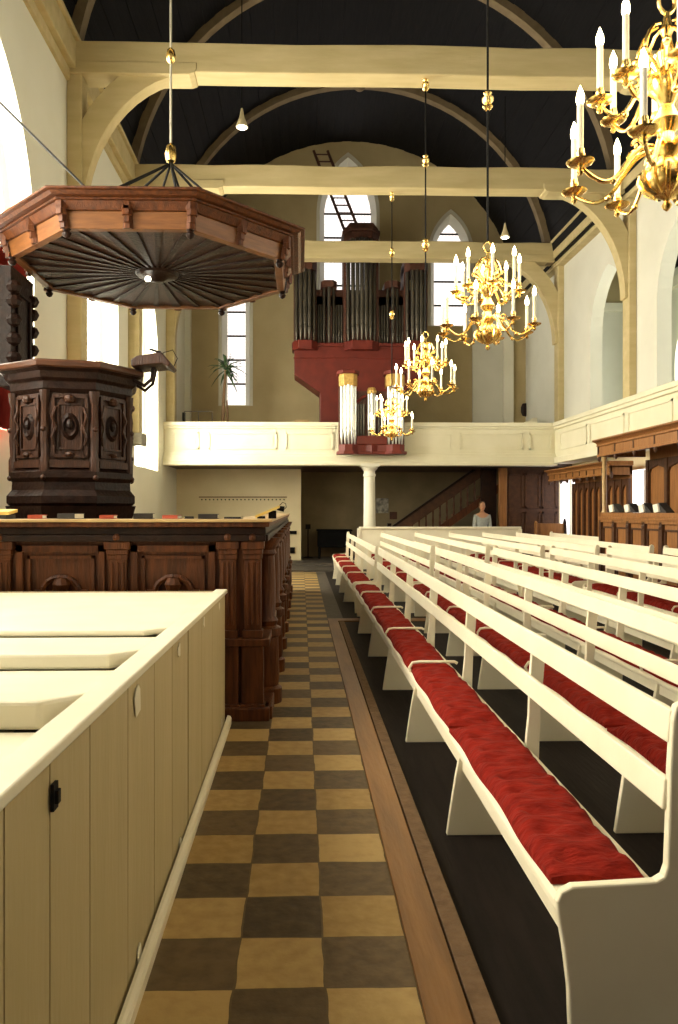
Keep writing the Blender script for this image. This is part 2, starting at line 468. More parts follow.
# aisle behind it
wo = wall_with_arches(MB(), 'x', 11.0, 11.5, YB, YE, 0, 9, [(y, y+2.2, 4.2, 5.9, 7.2) for y in (-2.6, .6, 4.6, 8.8, 13.0, 17.2, 19.6)])
struct('wall_aisle', wo, 'coolwash')
for y in (-2.6, .6, 4.6, 8.8, 13.0, 17.2, 19.6):  # farthest panes are added out of view to light the aisle end wall
    n_win += 1
    w = bpy.data.objects.new('window_%d' % n_win, None); COL.objects.link(w); w['kind'] = 'structure'
    w.location = (11.3, y+1.1, 4.2)
    MB().prism(arch_poly(-1.1, 1.1, 0, 1.7, 3.0), 'x', 0, .03).build('pane', 'paneaisle', w)
    MB().box(-.05, -.03, 0, 0, .03, 2.9).build('mullion', 'whitewash', w)
av = MB()
for i in range(14):
    a0, a1 = PI*i/14, PI*(i+1)/14
    f = lambda a, r: (9.3-math.cos(a)*r, 8.3+math.sin(a)*r)
    av.prism([f(a0, 1.75), f(a1, 1.75), f(a1, 1.85), f(a0, 1.85)], 'y', YB, YE)
struct('ceiling_aisle', av, 'vault')
struct('trim_3', MB().box(10.85, YB, 8.1, 11.05, YE, 8.4).box(7.6, YE-.12, 8.05, 11, YE, 8.32), 'whitewash')

struct('wall_end_shaded', MB().box(0, YE-.03, .1, 7.4, YE, 2.82), 'shadeplaster')  # darker facing on the end wall; under-gallery shade put into its colour
struct('wall_aisle_end', MB().box(7.6, YE-.04, 3.0, 11.0, YE, 8.1), 'coolwash')
# ------------------------------------------------------------------ vault, ribs, beams
VC, VZ, VR = 1.62, 8.1, 5.40
vb = MB()
NP = 56
A0 = math.radians(4)
for i in range(NP):
    a0 = A0+(PI-2*A0)*i/NP; a1 = A0+(PI-2*A0)*(i+1)/NP
    r = VR + (.012 if i % 2 else 0)
    f = lambda a, r: (VC-math.cos(a)*r, VZ+math.sin(a)*r)
    vb.prism([f(a0, r), f(a1, r), f(a1, r+.1), f(a0, r+.1)], 'y', YB-.3, YE)
struct('ceiling', vb, 'vault')
def rib(y):
    mb = MB(); n = 40
    for i in range(n):
        a0 = A0+(PI-2*A0)*i/n; a1 = A0+(PI-2*A0)*(i+1)/n
        f = lambda a, r: (VC-math.cos(a)*r, VZ+math.sin(a)*r)
        mb.prism([f(a0, VR-.16), f(a1, VR-.16), f(a1, VR+.05), f(a0, VR+.05)], 'y', y-.11, y+.11)
    struct('ceiling_rib_trim', mb, 'rib', smooth=False)
for y in BEAMS: rib(y)
# boss on the third rib
struct('boss_trim', MB().lathe([(.02, -.12), (.1, -.1), (.16, -.04), (.18, .1)], (VC, 20.68, VZ+VR-.2), 12), 'rib', smooth=True)
# wall plates (moulded cornice)
for x0, x1, x2 in ((XL-.3, XL+.16, XL+.06), (XU+.1, XU-.32, XU-.22)):
    mb = MB().box(x0, YB, 8.55, x1, YE, 8.98)
    mb.box(x0, YB, 8.38, x2, YE, 8.55); mb.box(x0, YB, 8.98, x1+(.06 if x1 < 0 else -.06), YE, 9.06)
    struct('cornice_trim', mb, 'beam', bevel=.015)

def brace_poly(side, xw, zb):
    """curved brace in (x,z) from the wall post up to the underside of the beam"""
    n = 14; pts_o, pts_i = [], []
    for i in range(n+1):
        t = PI/2*i/n
        x, z = .10+1.75*(1-math.cos(t)), -2.3+2.3*math.sin(t)
        nx, nz = -2.3*math.cos(t), 1.75*math.sin(t)
        l = math.hypot(nx, nz); th = .40
        pts_i.append((x, z))
        pts_o.append((max(x+nx/l*th, -.03), min(z+nz/l*th, .02)))
    # keep only the outer points that stay clear of each other
    out = []
    for p in pts_o:
        if not out or abs(p[0]-out[-1][0])+abs(p[1]-out[-1][1]) > .02: out.append(p)
    poly = [(p[0], zb+p[1]) for p in pts_i + out[::-1]]
    return [(xw+side*p[0], p[1]) for p in poly]
for i, y in enumerate(BEAMS):
    zb = 8.53
    t = bpy.data.objects.new('tie_beam', None); COL.objects.link(t); t.location = (0, y, 0); t['kind'] = 'structure'
    mb = MB()
    # hewn beam: slightly uneven
    n = 12; rnd = random.Random(i*5+1)
    vs, fs = [], []
    for k in range(n+1):
        x = XL + (XU-XL)*k/n
        dz, dw = rnd.uniform(-.02, .02), rnd.uniform(-.015, .015)
        vs += [(x, -.2+dw, zb+dz*.4), (x, .2+dw, zb+dz*.4), (x, .2+dw, zb+.47+dz), (x, -.2+dw, zb+.47+dz)]
    for k in range(n):
        for j in range(4):
            fs.append((k*4+j, k*4+(j+1) % 4, (k+1)*4+(j+1) % 4, (k+1)*4+j))
    fs += [(0, 1, 2, 3), (n*4+3, n*4+2, n*4+1, n*4)]
    mb.add(vs, fs)
    mb.build('beam', 'beam', t, bevel=.02)
    # no posts in front of the camera's own span matter
    for side, xw in ((1, XL), (-1, XU)):
        L = 2.05
        cp = [(xw, zb-.05), (xw+side*(L-.12), zb-.05), (xw+side*(L-.04), zb-.02), (xw+side*L, zb+.04), (xw+side*L, zb+.14), (xw, zb+.14)]
        MB().prism(cp, 'y', -.215, .215).build('corbel', 'beam', t, bevel=.012)
        MB().prism(brace_poly(side, xw+side*.14, zb), 'y', -.13, .13).build('brace', 'beam', t, bevel=.02)
        zl = 3.25 if side == 1 else 3.0
        MB().box(xw, -.17, zl, xw+side*(.24 if side == 1 else .17), .17, zb).build('wall_post', 'beam', t, bevel=.02)
        if side == 1:
            MB().box(xw, -.24, 3.0, xw+.32, .24, 3.25).build('stone_corbel', 'greystone', t, bevel=.02)

# ------------------------------------------------------------------ galleries
def panel_ring(mb, axis, t, u0, u1, z0, z1, w=.05, d=.02, sgn=-1):
    """raised moulding rectangle on a face at t"""
    for (a, b, c, e) in ((u0, u1, z0, z0+w), (u0, u1, z1-w, z1), (u0, u0+w, z0, z1), (u1-w, u1, z0, z1)):
        if axis == 'y': mb.box(a, t, c, b, t+sgn*d, e)
        else: mb.box(t, a, c, t+sgn*d, b, e)
YG = 20.3
g = bpy.data.objects.new('wall_gallery', None); COL.objects.link(g); g['kind'] = 'structure'
MB().box(XL, YG, 3.02, XR, YG+.14, 3.86).build('parapet_wall', 'gallery', g)
cm = MB().box(XL, YG-.09, 3.86, XR, YG+.2, 3.97); cm.box(XL, YG-.05, 3.80, XR, YG, 3.86)
cm.box(XL, YG-.06, 3.06, XR, YG, 3.14); cm.box(XL, YG-.14, 2.90, XR, YG+.2, 3.06)
cm.build('cornice', 'gallery', g, bevel=.012)
MB().box(XL, YG-.16, 2.80, XR, YG+.3, 2.90).build('architrave', 'gallery', g, bevel=.02)
pm = MB()
for a, b in ((-3.45, -2.75), (-2.5, -.65), (-.42, .88), (2.72, 4.1), (4.32, 6.05), (6.22, 6.85)):
    panel_ring(pm, 'y', YG, a, b, 3.24, 3.70, .045, .025)
    pm.box(a+.1, YG-.012, 3.33, b-.1, YG, 3.61)
pm.build('panel_moulding', 'gallery', g)
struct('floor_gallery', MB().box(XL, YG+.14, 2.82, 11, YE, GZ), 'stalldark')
g = bpy.data.objects.new('wall_gallery_side', None); COL.objects.link(g); g['kind'] = 'structure'
MB().box(XR-.02, YB, 2.86, XR+.14, YG, 3.88).build('parapet_wall', 'gallery', g)
cm = MB().box(XR-.12, YB, 3.86, XR+.2, YG-.1, 3.97); cm.box(XR-.08, YB, 3.78, XR, YG-.06, 3.86); cm.box(XR-.10, YB, 2.86, XR, YG-.15, 3.02)
cm.build('cornice', 'gallery', g, bevel=.012)
pm = MB()
y = -3.0
while y < 19.5:
    panel_ring(pm, 'x', XR-.02, y, min(y+1.9, 20.0), 3.2, 3.68, .045, .025)
    y += 2.1
pm.build('panel_moulding', 'gallery', g)
struct('floor_side_gallery', MB().box(XR+.14, YB, 2.86, 11, YG+.14, 3.0), 'whitewash')
# wall under the side gallery with bright low windows
wu = wall_with_arches(MB(), 'x', 7.45, 7.6, YB, YE, 0, 2.86, [(15.0, 17.3, .9, 2.3, 2.5), (19.8, 21.6, .9, 2.3, 2.5)])
struct('wall_under_gallery', wu, 'plaster')
for a, b in ((15.0, 17.3), (19.8, 21.6)):
    n_win += 1
    w = bpy.data.objects.new('window_%d' % n_win, None); COL.objects.link(w); w['kind'] = 'structure'
    w.location = (7.53, (a+b)/2, .9)
    h = (b-a)/2
    MB().prism(arch_poly(-h, h, 0, 1.4, 1.6), 'x', 0, .03).build('pane', 'panelow', w)
    MB().box(-.05, -.03, 0, 0, .03, 1.58).build('mullion', 'whitewash', w)
# gallery column
c = MB().lathe([(.22, 0), (.22, .15), (.19, .2), (.17, .25), (.165, 1.2), (.15, 2.45), (.17, 2.47), (.17, 2.52), (.15, 2.54), (.15, 2.6), (.22, 2.68), (.22, 2.72)], (0, 0, 0), 24)
c.box(-.25, -.25, 2.72, .25, .25, 2.80)
o = struct('column', c, 'whitewash', smooth=True); o.location = (1.86, 20.35, .05)
# plaster partition under the gallery, left
struct('wall_partition', MB().box(XL, 22.4, .1, 0.0, 22.55, 2.82).box(-.02, 22.55, .1, 0, YE, 2.82), 'plaster')

# ------------------------------------------------------------------ box pew (left foreground)
pew = thing('box_pew', 'white box pew with stepped lids and beige plank side beside the tiled aisle', 'pew', (-.56, 3.0, 0))
def py(y): return y-3.0
def ztop(y): return 1.098-.0155*y
side = MB(); ys = [.35, .75, 1.10, 1.44, 1.70, 2.02, 2.46, 2.90, 3.30, 3.75, 4.25, 4.75, 5.2, 5.58]
for a, b in zip(ys[:-1], ys[1:]):
    d = .0 if int(a*100) % 2 else .004
    side.add([(-.03, py(a)+.004, .0), (0-d, py(a)+.004, .0), (0-d, py(b)-.004, .0), (-.03, py(b)-.004, .0),
              (-.03, py(a)+.004, ztop(a)-.03), (0-d, py(a)+.004, ztop(a)-.03), (0-d, py(b)-.004, ztop(b)-.03), (-.03, py(b)-.004, ztop(b)-.03)],
             [(0,3,2,1),(4,5,6,7),(0,1,5,4),(1,2,6,5),(2,3,7,6),(3,0,4,7)])
side.box(-.045, py(.36), 0, -.03, py(5.57), 1.0)
side.build('side_panel', 'pewside', pew)
cp = MB()
a, b = .33, 5.60
cp.add([(-.075, py(a), ztop(a)-.03), (.012, py(a), ztop(a)-.03), (.012, py(b), ztop(b)-.03), (-.075, py(b), ztop(b)-.03),
        (-.075, py(a), ztop(a)), (.012, py(a), ztop(a)), (.012, py(b), ztop(b)), (-.075, py(b), ztop(b))],
       [(0,3,2,1),(4,5,6,7),(0,1,5,4),(1,2,6,5),(2,3,7,6),(3,0,4,7)])
cp.build('cap_rail', 'white', pew, bevel=.006)
fy = [.45, 1.36, 2.13, 2.89, 3.52, 5.52]
for a, b in zip(fy[:-1], fy[1:]):
    th = .082 if a < 2.2 else (.06 if a < 3 else .03)
    zf = ztop(a)-.004; zk = ztop(b)-.004-(.085 if b < 2.2 else (.062 if b < 3 else (.032 if b < 4 else 0.01)))
    xl, xr = -4.0, -.075
    L = MB()
    # top sloping from the raised front edge down to the back, with mitred right end
    xm = xr-.10
    yf, ym = py(a), py(a)+.13
    top = [(xl, yf, zf), (xm, yf, zf), (xr, ym, zf-.008), (xr, py(b), zk), (xl, py(b), zk)]
    bot = [(p[0], p[1], p[2]-th) for p in top]
    n = 5
    L.add(top+bot, [tuple(range(n)), tuple(range(n, 2*n))[::-1]]+[(i, i+n, (i+1) % n+n, (i+1) % n) for i in range(n)])
    L.build('desk_lid', 'white', pew, bevel=.012)
MB().box(-4.0, py(.45), 0, -.06, py(.48), .93).build('end_panel', 'pewside', pew)
MB().box(-4.0, py(5.53), 0, -.04, py(5.57), 1.0).build('end_panel', 'pewside', pew)
MB().prism([(.008, 0), (.04, 0), (.04, .04), (.032, .055), (.02, .06), (.008, .06)], 'y', py(.35), py(5.64)).build('kick_board', 'white', pew)
lt = MB().box(0, py(1.69), .925, .008, py(1.722), .985); lt.box(.0, py(1.697), .94, .016, py(1.715), .97)
lt.build('latch', 'iron', pew)
rnd = random.Random(3)
for (y, z, r) in ((5.15, .94, .028), (4.33, .955, .03), (3.45, .955, .035), (2.58, .945, .045), (3.49, .06, .03), (2.61, .07, .03), (5.3, .09, .03)):
    n = 9; pts = []
    for k in range(n):
        a = 2*PI*k/n; rr = r*rnd.uniform(.6, 1.25)
        pts.append((py(y)+rr*math.cos(a), max(z+rr*math.sin(a)*1.1, .005)))
    o = MB().prism(pts, 'x', .0, .003).build('paint_patch', 'white', pew); o['label'] = 'white patch of fresh paint'

# ------------------------------------------------------------------ benches
def bench_outline(end=True):
    """S-curved outline in (x,z), x measured from the seat front"""
    if end:
        return [(.045, 0), (.40, 0), (.405, .30), (.412, .6), (.428, .85), (.440, 1.02), (.428, 1.05), (.402, 1.06), (.372, 1.045), (.362, 1.0), (.354, .85),
                (.349, .65), (.345, .545), (.335, .515), (.31, .50), (.10, .49), (.05, .488), (.015, .470), (.0, .44),
                (.004, .40), (.022, .30), (.038, .17)]
    return [(-.055, 0), (.40, 0), (.41, .30), (.42, .60), (.44, .85), (.45, 1.012), (.386, 1.016), (.375, .9), (.367, .8), (.361, .6), (.345, .44), (.02, .42), (.01, .40), (-.01, .30), (-.035, .14)]
def seat_profile():
    return [(.0, .405), (.02, .395), (.37, .405), (.37, .43), (.02, .44), (.003, .43)]
BANK = [(2.3, 11.18, 6), (11.6, 18.9, 5), (15.2, 18.9, 3)]
def make_bench(y0, y1, n):
    b = thing('church_bench', 'bench', 'bench', (0, y0, 0))
    L = y1-y0
    MB().prism(seat_profile(), 'y', .02, L-.02).build('seat', 'bench', b, bevel=.005)
    ap = [(.024, .33), (.045, .33), (.045, .40), (.024, .40)]
    MB().prism(ap, 'y', .03, L-.03).build('apron', 'bench', b)
    # rails lean back
    MB().prism([(.352, .925), (.377, .922), (.389, 1.026), (.363, 1.03)], 'y', .02, L-.02).build('top_rail', 'bench', b, bevel=.006)
    MB().prism([(.338, .715), (.363, .712), (.371, .810), (.346, .813)], 'y', .02, L-.02).build('lower_rail', 'bench', b, bevel=.006)
    for yy in (0, L-.035):
        MB().prism(bench_outline(), 'y', yy, yy+.035).build('end_panel', 'bench', b, bevel=.007)
    for k in range(1, n):
        yy = L*k/n
        MB().prism(bench_outline(False), 'y', yy-.016, yy+.016).build('support', 'bench', b, bevel=.004)
    return b
PITCH = .86
X0 = .79
NROW = 6
ORD = ['first', 'second', 'third', 'fourth', 'fifth', 'sixth', 'seventh', 'eighth']
protos = [make_bench(*bk) for bk in BANK]

# quilted cushion (one mesh, copied)
def cushion_mesh(L, seed):
    rnd = random.Random(seed)
    nx, ny = 16, max(20, int(L*44))
    W_ = .305
    vs, fs = [], []
    ph = [rnd.uniform(0, 6.3) for _ in range(6)]
    tuft = [(.09 + .16*(k % 2) , (k+.5)*L/9) for k in range(9)] + [(.25 - .16*(k % 2), (k+.5)*L/9) for k in range(9)]
    for j in range(ny+1):
        for i in range(nx+1):
            u, v = i/nx, j/ny
            x = .012+W_*u + .006*math.sin(9*v*L+ph[0]); y = L*v
            e = min(1, 7*min(u, 1-u)); e2 = min(1, L*5.5*min(v, 1-v))
            z = .020+.042*math.sqrt(max(e, 0))*math.sqrt(max(e2, 0))
            z += .006*math.sin(34*y+5*u+ph[1]) + .005*math.sin(52*y-7*u+ph[2])+.003*math.sin(13*y+ph[3])
            for tx, ty in tuft:
                d2 = (x-tx)**2+(y-ty)**2
                z -= .020*math.exp(-d2/.0006)
            vs.append((x, y, z))
    n = len(vs)
    for j in range(ny+1):
        for i in range(nx+1):
            p = vs[j*(nx+1)+i]
            vs.append((p[0], p[1], 0.0))
    w = nx+1
    for j in range(ny):
        for i in range(nx):
            a = j*w+i
            fs.append((a, a+1, a+w+1, a+w)); fs.append((n+a, n+a+w, n+a+w+1, n+a+1))
    for j in range(ny):
        a = j*w; fs.append((a, a+w, n+a+w, n+a)); a = j*w+nx; fs.append((a, n+a, n+a+w, a+w))
    for i in range(nx):
        fs.append((i, n+i, n+i+1, i+1)); a = ny*w+i; fs.append((a, a+1, n+a+1, n+a))
    mb = MB(); mb.add(vs, fs)
    return mb, tuft
def make_cushion(L, seed):
    mb, tuft = cushion_mesh(L, seed)
    o = mb.build('seat_cushion', 'cushion', None, smooth=True)
    return o
CUTS = [[2.38, 4.05, 5.50, 7.0, 8.46, 9.95, 11.1], [11.7, 13.1, 14.55, 16.0, 17.45, 18.82], [15.3, 16.5, 17.7, 18.82]]
cproto = {}
index_kids()
bank_word = ['near', 'far']
for bi, (y0, y1, n) in enumerate(BANK):
    for r in (range(NROW) if bi < 2 else [6]):
        b = protos[bi] if r in (0, 6) else copy_tree(protos[bi])
        tilt = .0072 if bi == 0 else 0.0
        b.location = (X0+r*PITCH, y0, -.052 if bi == 0 else 0.0)
        b.rotation_euler = (tilt, 0, 0)
        where = 'right beside the aisle' if r == 0 else ('%s row from the aisle' % ORD[r])
        tag(b, 'white slatted church bench, %s, %s bank' % (where, ('nearer', 'farther', 'short')[bi]), 'bench', 'white church benches in rows')
        cuts = CUTS[bi]
        for k, (c0, c1) in enumerate(zip(cuts[:-1], cuts[1:])):
            L = round(c1-c0-.045, 2)
            key = (L, k % 2)
            if key not in cproto:
                cproto[key] = make_cushion(L, k+7); o = cproto[key]; index_kids()
            else:
                o = copy_tree(cproto[key])
            o.location = (X0+r*PITCH, c0+.022, .443+(-.052+.0072*(c0-y0) if bi == 0 else 0))
            o.rotation_euler = (tilt, 0, 0)
            tag(o, 'red tufted cushion, %s from the near end, bench row %s from aisle, %s bank' % (ORD[k], r+1, ('nearer', 'farther', 'short')[bi]), 'cushion', 'red bench cushions')
# white seat dividers between cushions (part of each bench)
for o in [x for x in COL.objects if x.get('category') == 'bench' and x.name.startswith('church_bench')]:
    bi = 0 if o.location.y < 5 else (1 if o.location.y < 15 else 2)
    for c0 in CUTS[bi][(2 if bi == 0 else 1):-1]:
        y = c0-o.location.y
        key = 'divider'
        if key not in cproto:
            mb = MB().tube([(.015, 0, .44), (.006, 0, .47), (.03, 0, .505), (.08, 0, .512), (.34, 0, .512), (.36, 0, .50)], .011, 8)
            d = mb.build('seat_divider', 'bench', o, smooth=True); cproto[key] = d
        else:
            d = cproto[key].copy(); COL.objects.link(d); d.parent = o
        d.location = (0, y, 0)

# ------------------------------------------------------------------ carved enclosure (left middle)
YS, XS, ZS = 5.74, -.27, 1.53
enc = thing('choir_enclosure', 'tall carved dark oak enclosure with pilasters behind the white box pew', 'enclosure', (XS, YS, 0))
def e_(x, y, z): return (x-XS, y-YS, z)
XW = -3.62
fp = MB().box(XW-XS, .06, .08, -.05, .12, 1.42)
fp.build('front_panel', 'oak', enc)
MB().box(-.12, .06, .08, -.06, 9.4, 1.42).build('side_panel', 'oak', enc)
pn = MB()
for (a, b) in ((-3.3, -2.38), (-2.17, -1.50), (-1.30, -.66)):
    x0, x1 = a-XS, b-XS
    panel_ring(pn, 'y', .06, x0, x1, .78, 1.33, .05, .035)
    panel_ring(pn, 'y', .06, x0+.08, x1-.08, .86, 1.25, .025, .022)
    panel_ring(pn, 'y', .06, x0, x1, .18, .58, .05, .035)
    # arched scroll at the foot of each panel
    c = (x0+x1)/2
    for k in range(8):
        t0, t1 = PI*k/8, PI*(k+1)/8
        pn.tube([(c-.14*math.cos(t0), .04, 1.03+.12*math.sin(t0)-.06), (c-.14*math.cos(t1), .04, 1.03+.12*math.sin(t1)-.06)], .022, 6)
    pn.box(c-.20, .02, .95, c-.12, .06, .99); pn.box(c+.12, .02, .95, c+.20, .06, .99)
    pn.lathe([(.0, -.06), (.05, -.05), (.07, 0), (.05, .05), (0, .06)], (c, .05, 1.03), 10)
pn.build('panel_carving', 'oak', enc)
def pilaster(x, y, w, d, flute_axis='y'):
    mb = MB()
    mb.box(x-w*.75, y-d*1.2, 0, x+w*.75, y+.06, .12); mb.box(x-w*.66, y-d, .12, x+w*.66, y+.06, .56)
    mb.box(x-w*.78, y-d*1.2, .56, x+w*.78, y+.06, .62); mb.box(x-w*.62, y-d*.9, .62, x+w*.62, y+.06, .68)
    mb.box(x-w*.5, y-d*.6, .68, x+w*.5, y+.06, 1.24)
    for k in (-1, 0, 1): mb.box(x+k*w*.3-w*.07, y-d*.75, .72, x+k*w*.3+w*.07, y-d*.5, 1.2)
    mb.box(x-w*.56, y-d*.75, 1.22, x+w*.56, y+.06, 1.26); mb.box(x-w*.7, y-d, 1.30, x+w*.7, y+.06, 1.36); mb.box(x-w*.6, y-d*.85, 1.26, x+w*.6, y+.06, 1.30)
    mb.lathe([(0, -.03), (.028, -.02), (.034, 0), (.028, .02), (0, .03)], (x, y-d*.9, 1.39), 8)
    return mb
for x in (-3.4, -2.28, -1.40, -.56, -.37):
    pilaster(x-XS, .06, .125 if x > -.6 else .14, .07).build('pilaster', 'oak', enc, bevel=.006)
# entablature
en = MB().box(XW-XS, -.02, 1.36, -.0, .14, 1.41); en.box(XW-XS, .0, 1.41, .0, .14, 1.47)
en.box(-.14, .02, 1.36, .02, 9.45, 1.41); en.box(-.14, .02, 1.41, .0, 9.45, 1.47)
en.build('entablature', 'oakdeep', enc, bevel=.008)
tp = MB().box(XW-XS, -.07, 1.508, .05, .36, 1.53); tp.box(-.30, .36, 1.508, .05, 9.5, 1.53)
MB().box(XW-XS, -.05, 1.47, .03, .34, 1.508).box(-.28, .34, 1.47, .03, 9.48, 1.508).build('ledge_moulding', 'oak', enc, bevel=.008)
tp.build('top_ledge', 'ledge', enc, bevel=.005)  # paler than the oak: light on the ledge top is in its colour
bs = MB().box(XW-XS, -.06, 0, .03, .14, .10); bs.box(-.16, .0, 0, .05, 9.45, .10); bs.box(-.16, -.03, .56, .03, 9.45, .62)
bs.build('plinth', 'oak', enc, bevel=.008)
def half_column():
    return MB().lathe([(.13, 0), (.13, .12), (.10, .14), (.11, .2), (.10, .54), (.125, .56), (.125, .62), (.085, .64), (.10, .68), (.075, .72), (.078, 1.0), (.068, 1.22), (.085, 1.24), (.075, 1.27), (.11, 1.34), (.12, 1.37)], (0, 0, 0), 16)
hc = half_column().build('column_shaft', 'oak', enc, smooth=True); hc.location = (-.02, .55, 0)
for k in range(1, 8):
    o = hc.copy(); COL.objects.link(o); o.parent = enc; o.location = (-.02, .55+1.2*k, 0)
sp = MB()
for k in range(7):
    y0 = .55+1.2*k+.2; panel_ring(sp, 'x', -.06, y0, y0+.8, .76, 1.28, .05, .035, 1); panel_ring(sp, 'x', -.06, y0, y0+.8, .16, .5, .05, .03, 1)
sp.build('side_carving', 'oak', enc)

# books on the ledge
def book(name, label, x, y, z, w, d, h, m, rz=0, tilt=0, cat='book', group='books on the oak ledge'):
    b = thing(name, label, cat, (x, y, z), group, rz)
    b.rotation_euler = (tilt, 0, rz)
    c = MB().box(-w/2, -d/2, 0, w/2, d/2, .004); c.box(-w/2, -d/2, h-.004, w/2, d/2, h); c.box(-w/2, -d/2, 0, w/2, -d/2+.004, h)
    c.build('cover', m, b)
    MB().box(-w/2+.004, -d/2+.005, .004, w/2-.005, d/2-.004, h-.004).build('page_block', 'page', b)
    return b
zl = ZS+.002
yb = 5.92
def bx_(px): return (px-301)*yb/750
book('hymn_book', 'red hymn book lying on the oak ledge below the pulpit left edge', bx_(40), yb, zl, .11, .16, .030, 'bookred', .1)
book('hymn_book', 'thick black book lying on the ledge between two red books, under the pulpit', bx_(73), yb, zl, .14, .18, .042, 'bookdark', -.15)
book('hymn_book', 'red hymn book on the ledge under the middle of the pulpit', bx_(110), yb, zl, .11, .16, .028, 'bookred', .05)
book('hymn_book', 'black book on the ledge just right of the pulpit base', bx_(145), yb, zl, .15, .18, .042, 'bookdark', .12)
book('hymn_book', 'red hymn book on the ledge right of the pulpit, before the lit wall', bx_(173), yb, zl, .12, .16, .028, 'bookred', -.08)
book('hymn_book', 'thin black book beside the rightmost red hymn book', bx_(189), yb+.02, zl, .07, .14, .018, 'bookdark', .2)
book('hymn_book', 'wide black book lying under the peg rail on the ledge', bx_(209), yb, zl, .15, .18, .036, 'bookdark', .05)
book('hymn_book', 'flat dark booklet near the right corner of the ledge', bx_(234), yb, zl, .13, .16, .014, 'bookdark', -.05)
rd = thing('reading_stand', 'small yellow topped reading stand on the ledge at far left', 'stand', (bx_(6), yb, zl))
MB().prism([(-.10, 0), (.10, 0), (.10, .03), (-.10, .03)], 'x', -.06, .06).build('base', 'bookdark', rd)
MB().prism([(-.10, .03), (.08, .05), (.08, .075), (-.10, .055)], 'x', -.10, .085).build('board', 'yellow', rd)
ld = thing('lectern_arm', 'slanted yellow reading board on a dark bracket at the oak corner', 'lectern', (-.29, 6.05, zl))
MB().prism([(-.07, .005), (.12, .085), (.12, .105), (-.07, .025)], 'y', -.12, .12).build('board', 'yellow', ld)
br = MB().box(.03, -.05, 0, .09, .05, .062); br.box(-.06, -.05, 0, .0, .05, .018)
br.build('bracket', 'iron', ld)
mc = MB().tube([(.10, .0, .085), (.155, .0, .075)], [.018, .022], 8)
mc.build('lamp_head', 'iron', ld, smooth=True)
MB().tube([(.09, .06, .08), (.14, .06, .13), (.165, .06, .12), (.17, .06, .09), (.15, .06, .07)], .003, 5).build('wire', 'iron', ld)

# ------------------------------------------------------------------ pulpit
PX, PY = -2.42, 8.05
TW = math.radians(13)
pul = thing('pulpit', 'octagonal carved dark oak pulpit tub behind the oak enclosure', 'pulpit', (PX, PY, -.10), None, TW)
def octo(prof):
    c8 = math.cos(PI/8)
    return MB().lathe([(r/c8, z) for r, z in prof], (0, 0, 0), 8, PI/8)
octo([(.62, .10), (.62, 1.1), (.56, 1.2), (.54, 1.5), (.60, 1.60), (.64, 1.74)]).build('pedestal', 'oakdeep', pul)
octo([(.60, 1.74), (.63, 1.77), (.63, 1.84), (.585, 1.90), (.58, 1.98), (.61, 2.02), (.61, 2.08), (.565, 2.12)]).build('base_moulding', 'oakdeep', pul, bevel=.008)
octo([(.56, 2.08), (.56, 2.95)]).build('tub', 'oakp', pul)
octo([(.57, 2.86), (.60, 2.90), (.60, 2.97), (.64, 3.0), (.66, 3.06), (.70, 3.09)]).build('cornice', 'oakdeep', pul, bevel=.008)
octo([(.70, 3.09), (.72, 3.10), (.72, 3.15), (.68, 3.17)]).build('hand_rail', 'oakh', pul, bevel=.01)
def place8(mb_fn, name, m, r, angs, **kw):
    for a in angs:
        o = mb_fn().build(name, m, pul, **kw)
        o.rotation_euler = (0, 0, a); o.location = (0, 0, 0)
FA = [k*PI/4 for k in range(8)]
def face_panel():
    mb = MB()   # face at x = .56, in the local y-z plane
    panel_ring(mb, 'x', .56, -.17, .17, 2.22, 2.84, .03, .03, 1)
    panel_ring(mb, 'x', .56, -.12, .12, 2.30, 2.76, .018, .02, 1)
    mb.box(.56, -.19, 2.12, .60, .19, 2.19)
    for s in (-1, 1):
        mb.tube([(.585, s*.14, 2.34), (.60, s*.165, 2.42), (.585, s*.13, 2.52), (.60, s*.165, 2.62), (.585, s*.13, 2.72)], .015, 6)
    mb.lathe([(0, -.05), (.05, -.03), (.06, 0), (.05, .03), (0, .05)], (.575, 0, 2.80), 8)
    mb.lathe([(0, -.03), (.04, -.02), (.05, 0), (.04, .02), (0, .03)], (.575, 0, 2.25), 8)
    return mb
place8(face_panel, 'panel_carving', 'oakp', .56, FA)
def niche():
    mb = MB()
    n = 14; vs = []
    for (rr, x) in ((1.0, .565), (.72, .59), (.55, .572)):
        for k in range(n):
            a = 2*PI*k/n
            vs.append((x, .085*rr*math.cos(a), 2.53+.135*rr*math.sin(a)))
    fs = [(j*n+k, j*n+(k+1) % n, (j+1)*n+(k+1) % n, (j+1)*n+k) for j in range(2) for k in range(n)] + [tuple(range(2*n, 3*n))]
    mb.add(vs, fs); mb.sphere((.575, 0, 2.55), .035, 8, 6, 1.5)
    return mb
place8(niche, 'oval_medallion', 'oakdeep', .56, FA)
def corner():
    r = .565/math.cos(PI/8)
    mb = MB().lathe([(.05, 2.08), (.05, 2.2), (.035, 2.24), (.045, 2.4), (.03, 2.75), (.045, 2.78), (.055, 2.88)], (r, 0, 0), 8)
    mb.sphere((r+.03, 0, 2.5), .03, 8, 6); mb.sphere((r+.035, 0, 2.02), .03, 8, 6)
    return mb
place8(corner, 'corner_post', 'oakp', .56, [a+PI/8 for a in FA], smooth=True)
